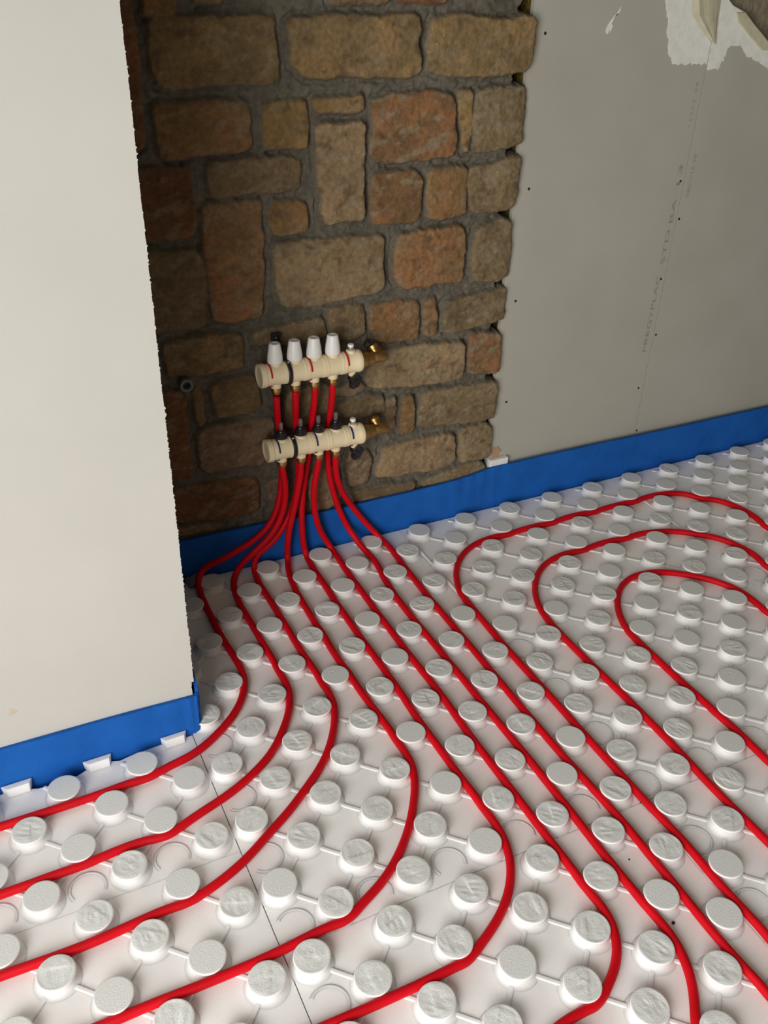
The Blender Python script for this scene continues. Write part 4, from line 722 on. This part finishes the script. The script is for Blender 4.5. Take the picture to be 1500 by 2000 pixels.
'I':[(0.5707,-1.8335,0.0427),(0.5675,-1.8117,0.0427),(0.567,-1.7897,0.0427),(0.5692,-1.7678,0.0427),(0.5704,-1.7458,0.0427),(0.5707,-1.7237,0.0427),(0.5703,-1.7017,0.0427),(0.569,-1.6796,0.0427),(0.5666,-1.6577,0.0427),(0.5674,-1.6357,0.0427),(0.5696,-1.6138,0.0427),(0.5705,-1.5917,0.0427),(0.5706,-1.5697,0.0427),(0.5702,-1.5476,0.0427),(0.5687,-1.5256,0.0427),(0.5667,-1.5037,0.0427),(0.5679,-1.4817,0.0427),(0.57,-1.4597,0.0427),(0.5709,-1.4377,0.0427),(0.571,-1.4156,0.0427),(0.5704,-1.3936,0.0427),(0.5684,-1.3716,0.0427),(0.5661,-1.3497,0.0427),(0.5674,-1.3277,0.0427),(0.5678,-1.3056,0.0427),(0.5669,-1.2836,0.0427),(0.5661,-1.2616,0.0427),(0.5658,-1.2395,0.0427),(0.5658,-1.2174,0.0427),(0.5662,-1.1954,0.0427),(0.5675,-1.1734,0.0427),(0.5684,-1.1513,0.0427),(0.5686,-1.1293,0.0427),(0.5682,-1.1072,0.0427),(0.5674,-1.0852,0.0427),(0.5663,-1.0631,0.0427),(0.5655,-1.0411,0.0427),(0.5651,-1.019,0.0427),(0.5647,-0.997,0.0427),(0.5643,-0.9749,0.0427),(0.5638,-0.9529,0.0427),(0.5635,-0.9308,0.0427),(0.5632,-0.9088,0.0427),(0.563,-0.8867,0.0427),(0.5627,-0.8646,0.0427),(0.5625,-0.8426,0.0427),(0.5624,-0.8205,0.0427),(0.5622,-0.7985,0.0427),(0.5622,-0.7764,0.0427),(0.5622,-0.7543,0.0427),(0.5622,-0.7323,0.0427),(0.5622,-0.7102,0.0427),(0.5621,-0.6882,0.0427),(0.5618,-0.6661,0.0427),(0.5615,-0.644,0.0427),(0.5611,-0.622,0.0427),(0.5607,-0.5999,0.0427),(0.5604,-0.5779,0.0427),(0.5604,-0.5558,0.0427),(0.5604,-0.5337,0.0427),(0.5605,-0.5117,0.0427),(0.5607,-0.4896,0.0427),(0.5611,-0.4676,0.0427),(0.5616,-0.4455,0.0427),(0.5622,-0.4235,0.0427),(0.5629,-0.4014,0.0427),(0.5636,-0.3794,0.0427),(0.5642,-0.3573,0.0427),(0.5649,-0.3353,0.0427),(0.5654,-0.3132,0.0427),(0.5676,-0.2913,0.0427),(0.574,-0.2702,0.0427),(0.5816,-0.2495,0.0427),(0.5905,-0.2294,0.0427),(0.6008,-0.2099,0.0427),(0.6129,-0.1914,0.0427),(0.6266,-0.1741,0.0427),(0.6419,-0.1583,0.0427),(0.6587,-0.144,0.0427),(0.6769,-0.1315,0.0427),(0.6964,-0.1213,0.0427),(0.7171,-0.1137,0.0427),(0.7385,-0.1084,0.0427),(0.7603,-0.1051,0.0427),(0.7823,-0.1041,0.0427),(0.8042,-0.1061,0.0427),(0.8261,-0.1082,0.0427),(0.848,-0.1056,0.0427),(0.8699,-0.1031,0.0427),(0.8919,-0.1023,0.0427),(0.914,-0.1023,0.0427),(0.936,-0.1035,0.0427),(0.9578,-0.1066,0.0427),(0.9798,-0.1083,0.0427),(1.0013,-0.104,0.0427),(1.0232,-0.1008,0.0427),(1.0452,-0.0997,0.0427),(1.0672,-0.1,0.0427),(1.0892,-0.1022,0.0427),(1.1108,-0.1064,0.0427),(1.1326,-0.1078,0.0427),(1.1545,-0.1048,0.0427),(1.1764,-0.1029,0.0427),(1.1985,-0.1027,0.0427),(1.2205,-0.103,0.0427),(1.2425,-0.1045,0.0427),(1.2643,-0.1078,0.0427),(1.2863,-0.1074,0.0427),(1.308,-0.1033,0.0427),(1.3299,-0.1015,0.0427),(1.352,-0.1019,0.0427),(1.3739,-0.1042,0.0427),(1.3955,-0.1086,0.0427),(1.4165,-0.1153,0.0427),(1.4364,-0.1247,0.0427),(1.4537,-0.1383,0.0427),(1.4656,-0.1567,0.0427),(1.4782,-0.1744,0.0427),(1.4964,-0.1867,0.0427),(1.5139,-0.2,0.0427),(1.5269,-0.2177,0.0427),(1.5363,-0.2377,0.0427),(1.5437,-0.2584,0.0427),(1.549,-0.2798,0.0427),(1.5522,-0.3016,0.0427),(1.5522,-0.3237,0.0427),(1.5485,-0.3453,0.0427),(1.5431,-0.3667,0.0427),(1.5452,-0.3882,0.0427),(1.5597,-0.4042,0.0427),(1.5801,-0.4127,0.0427),(1.599,-0.4235,0.0427),(1.6116,-0.4411,0.0427),(1.6189,-0.4618,0.0427),(1.6333,-0.4779,0.0427),(1.6536,-0.4863,0.0427),(1.673,-0.4964,0.0427),(1.6858,-0.514,0.0427),(1.6931,-0.5347,0.0427),(1.706,-0.5521,0.0427),(1.7234,-0.5657,0.0427),(1.738,-0.5821,0.0427),(1.7476,-0.6018,0.0427),(1.7543,-0.6229,0.0427),(1.7594,-0.6443,0.0427),(1.7633,-0.666,0.0427),(1.7661,-0.6879,0.0427),(1.7674,-0.7099,0.0427),(1.767,-0.7319,0.0427),(1.7669,-0.754,0.0427),(1.7706,-0.7757,0.0427),(1.774,-0.7975,0.0427),(1.7757,-0.8195,0.0427),(1.7759,-0.8415,0.0427),(1.774,-0.8634,0.0427),(1.7689,-0.8849,0.0427),(1.7674,-0.9066,0.0427),(1.7724,-0.9281,0.0427),(1.7761,-0.9498,0.0427),(1.777,-0.9719,0.0427),(1.7762,-0.9939,0.0427),(1.7732,-1.0157,0.0427),(1.7684,-1.0372,0.0427),(1.7675,-1.0591,0.0427),(1.7717,-1.0807,0.0427),(1.774,-1.1026,0.0427),(1.7746,-1.1247,0.0427),(1.7744,-1.1467,0.0427),(1.7743,-1.1688,0.0427)],
'J':[(0.7141,-1.6929,0.0427),(0.7141,-1.6708,0.0427),(0.7141,-1.6486,0.0427),(0.7141,-1.6265,0.0427),(0.7141,-1.6044,0.0427),(0.7141,-1.5823,0.0427),(0.7141,-1.5601,0.0427),(0.7141,-1.538,0.0427),(0.7141,-1.5159,0.0427),(0.7141,-1.4937,0.0427),(0.7141,-1.4716,0.0427),(0.7141,-1.4495,0.0427),(0.7141,-1.4274,0.0427),(0.7141,-1.4052,0.0427),(0.7141,-1.3831,0.0427),(0.7141,-1.361,0.0427),(0.7142,-1.3388,0.0427),(0.7142,-1.3167,0.0427),(0.7142,-1.2946,0.0427),(0.7143,-1.2725,0.0427),(0.7143,-1.2503,0.0427),(0.7143,-1.2282,0.0427),(0.7141,-1.2061,0.0427),(0.7137,-1.1839,0.0427),(0.7132,-1.1618,0.0427),(0.7126,-1.1397,0.0427),(0.712,-1.1176,0.0427),(0.7117,-1.0955,0.0427),(0.7115,-1.0733,0.0427),(0.7115,-1.0512,0.0427),(0.7117,-1.0291,0.0427),(0.7123,-1.007,0.0427),(0.7132,-0.9848,0.0427),(0.7139,-0.9627,0.0427),(0.7147,-0.9406,0.0427),(0.7151,-0.9185,0.0427),(0.7153,-0.8964,0.0427),(0.7154,-0.8742,0.0427),(0.7154,-0.8521,0.0427),(0.7153,-0.83,0.0427),(0.7151,-0.8078,0.0427),(0.7148,-0.7857,0.0427),(0.7144,-0.7636,0.0427),(0.7138,-0.7415,0.0427),(0.7132,-0.7193,0.0427),(0.7125,-0.6972,0.0427),(0.7117,-0.6751,0.0427),(0.7109,-0.653,0.0427),(0.7102,-0.6309,0.0427),(0.7097,-0.6088,0.0427),(0.7093,-0.5866,0.0427),(0.7091,-0.5645,0.0427),(0.7093,-0.5424,0.0427),(0.7095,-0.5203,0.0427),(0.71,-0.4981,0.0427),(0.7115,-0.4761,0.0427),(0.7143,-0.4541,0.0427),(0.7188,-0.4325,0.0427),(0.7253,-0.4113,0.0427),(0.7335,-0.3908,0.0427),(0.7432,-0.3709,0.0427),(0.7545,-0.3519,0.0427),(0.7675,-0.334,0.0427),(0.7819,-0.3172,0.0427),(0.7976,-0.3017,0.0427),(0.8148,-0.2878,0.0427),(0.8335,-0.2759,0.0427),(0.8536,-0.2666,0.0427),(0.8746,-0.2597,0.0427),(0.8961,-0.255,0.0427),(0.9181,-0.2525,0.0427),(0.9402,-0.2532,0.0427),(0.962,-0.2568,0.0427),(0.9839,-0.2573,0.0427),(1.0056,-0.2532,0.0427),(1.0276,-0.2507,0.0427),(1.0497,-0.2501,0.0427),(1.0718,-0.2508,0.0427),(1.0938,-0.2533,0.0427),(1.1155,-0.2578,0.0427),(1.1375,-0.2577,0.0427),(1.1595,-0.2554,0.0427),(1.1816,-0.256,0.0427),(1.2034,-0.2593,0.0427),(1.2249,-0.2647,0.0427),(1.2459,-0.2718,0.0427),(1.2663,-0.2802,0.0427),(1.286,-0.2904,0.0427),(1.3042,-0.3028,0.0427),(1.3203,-0.318,0.0427),(1.337,-0.3325,0.0427),(1.3541,-0.3465,0.0427),(1.3686,-0.3631,0.0427),(1.3798,-0.3822,0.0427),(1.3888,-0.4024,0.0427),(1.3957,-0.4234,0.0427),(1.4004,-0.445,0.0427),(1.4022,-0.467,0.0427),(1.3997,-0.4889,0.0427),(1.3942,-0.5104,0.0427),(1.3933,-0.5321,0.0427),(1.4043,-0.5508,0.0427),(1.4241,-0.5605,0.0427),(1.444,-0.5698,0.0427),(1.4587,-0.5857,0.0427),(1.4665,-0.6063,0.0427),(1.4785,-0.6244,0.0427),(1.498,-0.6346,0.0427),(1.5181,-0.6433,0.0427),(1.5331,-0.6591,0.0427),(1.5412,-0.6797,0.0427),(1.5521,-0.6985,0.0427),(1.569,-0.7127,0.0427),(1.5844,-0.7284,0.0427),(1.5949,-0.7478,0.0427),(1.6019,-0.7688,0.0427),(1.6072,-0.7902,0.0427),(1.6112,-0.812,0.0427),(1.6142,-0.8339,0.0427),(1.616,-0.856,0.0427),(1.6164,-0.8781,0.0427),(1.6164,-0.9002,0.0427),(1.6193,-0.9221,0.0427),(1.6223,-0.944,0.0427),(1.624,-0.9661,0.0427),(1.6246,-0.9882,0.0427),(1.6233,-1.0103,0.0427),(1.6193,-1.032,0.0427),(1.617,-1.0538,0.0427),(1.6211,-1.0756,0.0427),(1.6245,-1.0974,0.0427),(1.6254,-1.1195,0.0427),(1.6248,-1.1416,0.0427),(1.6226,-1.1636,0.0427),(1.6184,-1.1853,0.0427),(1.6171,-1.2073,0.0427),(1.6206,-1.2291,0.0427),(1.6225,-1.2511,0.0427),(1.623,-1.2732,0.0427),(1.6228,-1.2954,0.0427),(1.6227,-1.3175,0.0427)],
'K':[(0.8677,-1.5423,0.0427),(0.8667,-1.5202,0.0427),(0.8661,-1.4982,0.0427),(0.8668,-1.4761,0.0427),(0.8675,-1.454,0.0427),(0.8676,-1.432,0.0427),(0.8676,-1.4099,0.0427),(0.8673,-1.3878,0.0427),(0.8665,-1.3657,0.0427),(0.866,-1.3436,0.0427),(0.867,-1.3216,0.0427),(0.8675,-1.2995,0.0427),(0.8676,-1.2774,0.0427),(0.8676,-1.2553,0.0427),(0.8672,-1.2333,0.0427),(0.8664,-1.2112,0.0427),(0.8664,-1.1891,0.0427),(0.8672,-1.1671,0.0427),(0.8676,-1.145,0.0427),(0.8676,-1.1229,0.0427),(0.8675,-1.1008,0.0427),(0.867,-1.0788,0.0427),(0.8661,-1.0567,0.0427),(0.8665,-1.0346,0.0427),(0.8674,-1.0125,0.0427),(0.8681,-0.9905,0.0427),(0.8688,-0.9684,0.0427),(0.8692,-0.9463,0.0427),(0.8682,-0.9243,0.0427),(0.8665,-0.9023,0.0427),(0.8668,-0.8802,0.0427),(0.8671,-0.8581,0.0427),(0.8664,-0.8361,0.0427),(0.8655,-0.814,0.0427),(0.8647,-0.7919,0.0427),(0.8643,-0.7698,0.0427),(0.8643,-0.7478,0.0427),(0.8645,-0.7257,0.0427),(0.8648,-0.7036,0.0427),(0.865,-0.6815,0.0427),(0.865,-0.6594,0.0427),(0.865,-0.6374,0.0427),(0.8654,-0.6153,0.0427),(0.8672,-0.5933,0.0427),(0.8725,-0.5719,0.0427),(0.8796,-0.551,0.0427),(0.8883,-0.5307,0.0427),(0.8987,-0.5113,0.0427),(0.9108,-0.4928,0.0427),(0.9244,-0.4754,0.0427),(0.9394,-0.4592,0.0427),(0.9559,-0.4446,0.0427),(0.9742,-0.4322,0.0427),(0.9939,-0.4225,0.0427),(1.0149,-0.4158,0.0427),(1.0368,-0.4128,0.0427),(1.0588,-0.4134,0.0427),(1.0805,-0.4174,0.0427),(1.1014,-0.4244,0.0427),(1.1212,-0.4341,0.0427),(1.1399,-0.4458,0.0427),(1.1575,-0.4591,0.0427),(1.1741,-0.4737,0.0427),(1.1898,-0.4892,0.0427),(1.2044,-0.5058,0.0427),(1.2174,-0.5236,0.0427),(1.2286,-0.5426,0.0427),(1.2373,-0.5629,0.0427),(1.2428,-0.5843,0.0427),(1.245,-0.6062,0.0427),(1.2447,-0.6283,0.0427),(1.243,-0.6503,0.0427),(1.2413,-0.6723,0.0427),(1.2475,-0.6929,0.0427),(1.2632,-0.7082,0.0427),(1.281,-0.7212,0.0427),(1.2974,-0.7359,0.0427),(1.3114,-0.753,0.0427),(1.3243,-0.7708,0.0427),(1.3412,-0.7847,0.0427),(1.359,-0.7978,0.0427),(1.3745,-0.8134,0.0427),(1.3878,-0.831,0.0427),(1.4007,-0.849,0.0427),(1.4139,-0.8666,0.0427),(1.4255,-0.8854,0.0427),(1.4346,-0.9055,0.0427),(1.4423,-0.9262,0.0427),(1.4503,-0.9468,0.0427),(1.4578,-0.9676,0.0427),(1.4581,-0.9895,0.0427),(1.4573,-1.0116,0.0427),(1.4579,-1.0337,0.0427),(1.4593,-1.0557,0.0427),(1.4608,-1.0777,0.0427),(1.4621,-1.0998,0.0427),(1.4634,-1.1218,0.0427),(1.4643,-1.1439,0.0427),(1.4649,-1.166,0.0427),(1.4652,-1.1881,0.0427),(1.4653,-1.2101,0.0427),(1.4653,-1.2322,0.0427),(1.4652,-1.2543,0.0427),(1.465,-1.2764,0.0427),(1.4646,-1.2985,0.0427),(1.4642,-1.3205,0.0427),(1.4638,-1.3426,0.0427),(1.4633,-1.3647,0.0427),(1.463,-1.3868,0.0427),(1.4626,-1.4089,0.0427),(1.4624,-1.4309,0.0427),(1.4621,-1.453,0.0427),(1.462,-1.4751,0.0427)],
}

PL = {
 'A': 'red heating pipe from leftmost outlet of the upper manifold, first to curve left',
 'B': 'red heating pipe from leftmost outlet of the lower manifold, second to curve left',
 'C': 'red heating pipe from second outlet of the upper manifold, third to curve left',
 'D': 'red heating pipe from second outlet of the lower manifold, fourth to curve left',
 'E': 'red heating pipe from third outlet of the upper manifold, curving to the bottom centre',
 'F': 'red heating pipe from third outlet of the lower manifold, hooking left at the bottom right',
 'G': 'red heating pipe from rightmost outlet of the upper manifold, leaving at the bottom edge',
 'H': 'red heating pipe from rightmost outlet of the lower manifold, straight to the right edge',
 'I': 'outermost red pipe loop at right, the one nearest the blue strip',
 'J': 'middle one of the three red pipe loops at right',
 'K': 'innermost and smallest of the three red pipe loops at right'}
for k in 'ABCDEFGHIJK':
    path = catmull(PIPES[k], 3)
    v, f = tube_data(path, .0082, 16)
    o = pydata('heating_pipe', v, f, M['pipe'], smooth=True)
    tag(o, PL[k], 'pipe', 'red pipe tails from the manifolds' if k < 'I' else 'red pipe loops at right')
# ---------------------------------------------------------------- manifolds
def band(name, mat, x, zc, r, a0, a1, w, par, t=.0012, yc=0.0):
    bm = bmesh.new(); n = 20; rings = []
    for k in range(n + 1):
        a = math.radians(a0 + (a1 - a0) * k / n)
        c, s = math.cos(a), math.sin(a)
        rings.append([bm.verts.new((x + dx, yc - rr * c, zc + rr * s)) for dx, rr in ((-w, r - .001), (-w, r + t), (w, r + t), (w, r - .001))])
    for p, q in zip(rings, rings[1:]):
        for k in range(4): bm.faces.new((p[k], q[k], q[(k + 1) % 4], p[(k + 1) % 4]))
    bm.faces.new(rings[0]); bm.faces.new(rings[-1][::-1])
    return from_bm(name, bm, mat, par)
def manifold(upper):
    zc = .5935 if upper else .3955
    xl, xr = (.151, .409) if upper else (.160, .418)
    outs = [.192, .240, .2885, .336] if upper else [.2005, .251, .298, .344]
    zo = .545 if upper else .347
    root = empty('manifold', ((xl + xr) / 2, 0, zc - .03), 'upper cream manifold with four white caps and red bands, on the stone wall' if upper else 'lower cream manifold with four black flow meter collars and blue bands', 'heating manifold', 'underfloor heating manifolds')
    # body: modules joined end to end
    prof = [(.024, 0), (.0262, .001)]
    L = xr - xl - .012
    cuts = [(a + b) / 2 - xl - .010 for a, b in zip(outs, outs[1:])] + [outs[3] + .024 - xl - .010]
    for c in cuts:
        prof += [(.0262, c - .0075), (.0273, c - .0065), (.0273, c - .0008), (.0264, c), (.0273, c + .0008), (.0273, c + .0050), (.0262, c + .006)]
    prof += [(.0262, L - .014), (.0276, L - .012), (.0276, L - .002), (.0262, L)]
    lathe('body', M['cream'], (xl + .010, 0, zc), (1, 0, 0), prof, root, 40)
    c = lathe('end_cap', M['cream'], (xl, 0, zc), (1, 0, 0), [(0, .0025), (.020, .0025), (.0225, .0005), (.0268, 0), (.0284, .0015), (.0284, .013), (.0270, .0145), (.024, .0145)], root, 40)
    for x in (([.1745, .273, .367]) if upper else [.187, .285, .381]):
        band('marker_band', M['redband' if upper else 'blueband'], x, zc, .0274, 5, 100, .0017, root)
        band('marker_band', M['redband' if upper else 'blueband'], x + .001, zc, .0274, -78, -50, .0017, root)
    for x in outs:
        lathe('outlet_port', M['cream'], (x, 0, zc - .020), (0, 0, -1), [(.0135, 0), (.0128, .006), (.0120, .0145), (.0105, .0155)], root, 24)
        lathe('valve_port', M['cream'], (x, 0, zc + .018), (0, 0, 1), [(.0150, 0), (.0148, .0085), (.0130, .0105)], root, 28)
        nut = lathe('outlet_nut', M['brass'], (x, 0, zc - .0345), (0, 0, -1), [(.0095, 0), (.0118, .0008), (.0122, .0035), (.0122, .0095), (.0112, .0108), (.0102, .0112), (.0100, .0150), (.0088, .0165)], root, 24, lobes=6, amp=.035)
        if upper:
            lathe('thermostat_cap', M['white'], (x, 0, zc + .0285), (0, 0, 1), [(.0145, 0), (.0178, .0008), (.0182, .004), (.0180, .012), (.0162, .026), (.0142, .038), (.0132, .0445), (.0118, .0468), (.0070, .0472), (.0060, .0464), (0, .0464)], root, 40, lobes=20, amp=.012)
        else:
            fm = lathe('flow_meter_collar', M['black'], (x, 0, zc + .0285), (0, 0, 1), [(.0125, 0), (.0150, .001), (.0152, .010), (.0136, .0115), (.0136, .016), (.0105, .0175), (.0092, .021), (.0065, .0215)], root, 24, lobes=12, amp=.02)
            lathe('sight_glass', M['clear'], (x, 0, zc + .049), (0, 0, 1), [(.0048, 0), (.0050, .002), (.0050, .018), (.0038, .021), (0, .0215)], fm, 20)
    # air vent on top, drain cock below
    xv = .383 if upper else .391
    lathe('vent_port', M['cream'], (xv, 0, zc + .020), (0, 0, 1), [(.0120, 0), (.0118, .009), (.0100, .011)], root, 24)
    lathe('drain_port', M['cream'], (xv + .004, 0, zc - .020), (0, 0, -1), [(.0115, 0), (.0105, .010), (.0085, .016), (.007, .0165)], root, 24)
    av = lathe('air_vent', M['chrome'], (xv, 0, zc + .0305), (0, 0, 1), [(.0070, 0), (.0078, .0015), (.0078, .0045), (.0050, .0055), (.0050, .0075)], root, 20)
    lathe('vent_cap', M['white'], (xv, 0, zc + .0375), (0, 0, 1), [(.0055, 0), (.0074, .0010), (.0074, .0060), (.0062, .0078), (.0028, .0080), (.0022, .0074), (0, .0074)], av, 20)
    dv = lathe('drain_cock', M['black'], (xv + .004, 0, zc - .036), (0, 0, -1), [(.0065, 0), (.0105, .001), (.0108, .008), (.0085, .012), (0, .0125)], root, 20)
    # lobed black hand wheel facing forward
    bm = bmesh.new()
    add_lathe(bm, (xv + .003, -.006, zc - .044), (.45, -.75, -.25), [(.0080, -.004), (.0150, .001), (.0182, .004), (.0182, .014), (.0158, .017), (.006, .018), (0, .0178)], 40, lobes=5, amp=.13)
    h = from_bm('drain_handle', bm, M['black'], dv, smooth=True); auto_smooth(h)
    # brass union and elbow turning back towards the wall
    br = lathe('brass_union', M['brass'], (xr - .003, 0, zc), (1, 0, 0), [(.018, 0), (.0205, .001), (.0208, .012), (.0195, .016), (.0178, .018), (.0165, .034), (.0148, .036)], root, 36, lobes=0)
    bm = bmesh.new()
    xe = xr + .031
    add_lathe(bm, (xe, 0, zc + .001), (1, 0, 0), [(.0138, 0), (.0145, .002), (.0142, .026), (.0138, .033), (.0115, .039), (.0070, .0425), (0, .0435)], 32)
    add_lathe(bm, (xe + .026, .004, zc + .001), (0, 1, .0), [(.0125, 0), (.0130, .030), (.0145, .032), (.0145, .052), (.013, .056)], 28)
    q = from_bm('elbow', bm, M['brass'], root, smooth=True); auto_smooth(q)
    bm = bmesh.new()
    add_lathe(bm, (xe + .012, .006, zc + .010), (-.25, .45, .80), [(.0090, 0), (.0094, .0105), (.0122, .0115), (.0126, .0190), (.0105, .0215), (.0066, .0215), (.0058, .018), (0, .018)], 28)
    q = from_bm('brass_stub', bm, M['brass'], root, smooth=True); auto_smooth(q)
    if upper:
        lathe('valve_cap', M['black'], (xe - .004, .010, zc + .033), (-.75, .3, .5), [(.0070, 0), (.0115, .0015), (.0115, .0085), (.0085, .0115), (0, .012)], root, 24, lobes=6, amp=.05)
    return root
manifold(True); manifold(False)
# black bracket carrying both manifolds
br = empty('manifold_bracket', (.213, .052, .36), 'black plastic wall bracket with a clamp round each manifold', 'bracket')
bm = bmesh.new()
add_box(bm, .2025, .2235, .0485, .0560, .362, .672)
add_box(bm, .2025, .2060, .0455, .0490, .362, .672); add_box(bm, .2200, .2235, .0455, .0490, .362, .672)
from_bm('strap', bm, M['black'], br, bevel=.0012)
for zc, x in ((.5935, .2195), (.3955, .2265)):
    bm = bmesh.new(); n = 40; rings = []
    for k in range(n):
        a = 2 * math.pi * k / n
        rings.append([bm.verts.new((x + dx, -rr * math.cos(a), zc + rr * math.sin(a))) for dx, rr in ((-.0045, .0276), (-.0045, .0308), (-.003, .0314), (.003, .0314), (.0045, .0308), (.0045, .0276))])
    for k in range(n):
        p, q = rings[k], rings[(k + 1) % n]
        for c in range(6): bm.faces.new((p[c], q[c], q[(c + 1) % 6], p[(c + 1) % 6]))
    add_box(bm, x - .0045, x + .0045, .029, .0500, zc - .007, zc + .007)
    cl = from_bm('clamp', bm, M['black'], br)
    lathe('clamp_bolt', M['chrome'], (x, -.012, zc + .0265), (-.1, -.4, .9), [(.0030, 0), (.0030, .0035), (.0018, .0045), (0, .0045)], cl, 14)
for z in (.392 + .125, .392 + .148, .660): lathe('screw', M['brass'], (.213, .0490, z), (0, -1, 0), [(.0026, 0), (.0026, .001), (.0012, .0016), (0, .0016)], br, 12)
# ---------------------------------------------------------------- small things
bm = bmesh.new()
add_lathe(bm, (-.006, .090, .574), (0, -1, .05), [(.0135, 0), (.0150, .030), (.0160, .034), (.0158, .042), (.0130, .0435), (.0092, .0425), (.0088, .020), (0, .019)], 28)
o = from_bm('conduit_end', bm, M['grey'], None, smooth=True); auto_smooth(o)
tag(o, 'grey pipe end sticking out of the stone wall left of the manifolds', 'pipe end')
tag(lump('rubble_piece', (-.040, .028, .046), .021, 3, M['rubble']), 'larger grey lump of rubble in the corner behind the first knob', 'rubble')
tag(lump('rubble_piece', (-.083, .016, .042), .0125, 8, M['rubble']), 'smaller grey lump of rubble beside the ragged plasterboard edge', 'rubble')
crumb((.4431, -1.2441), .0032, 'largest dark crumb, lying between two pipes near the bottom right', 31)
crumb((.456, -1.1088), .0018, 'small dark crumb between two pipes, next one up from the largest crumb', 32)
crumb((.5617, -1.0132), .0020, 'small dark crumb on the panel joint beside a pipe, farthest from the camera', 33)
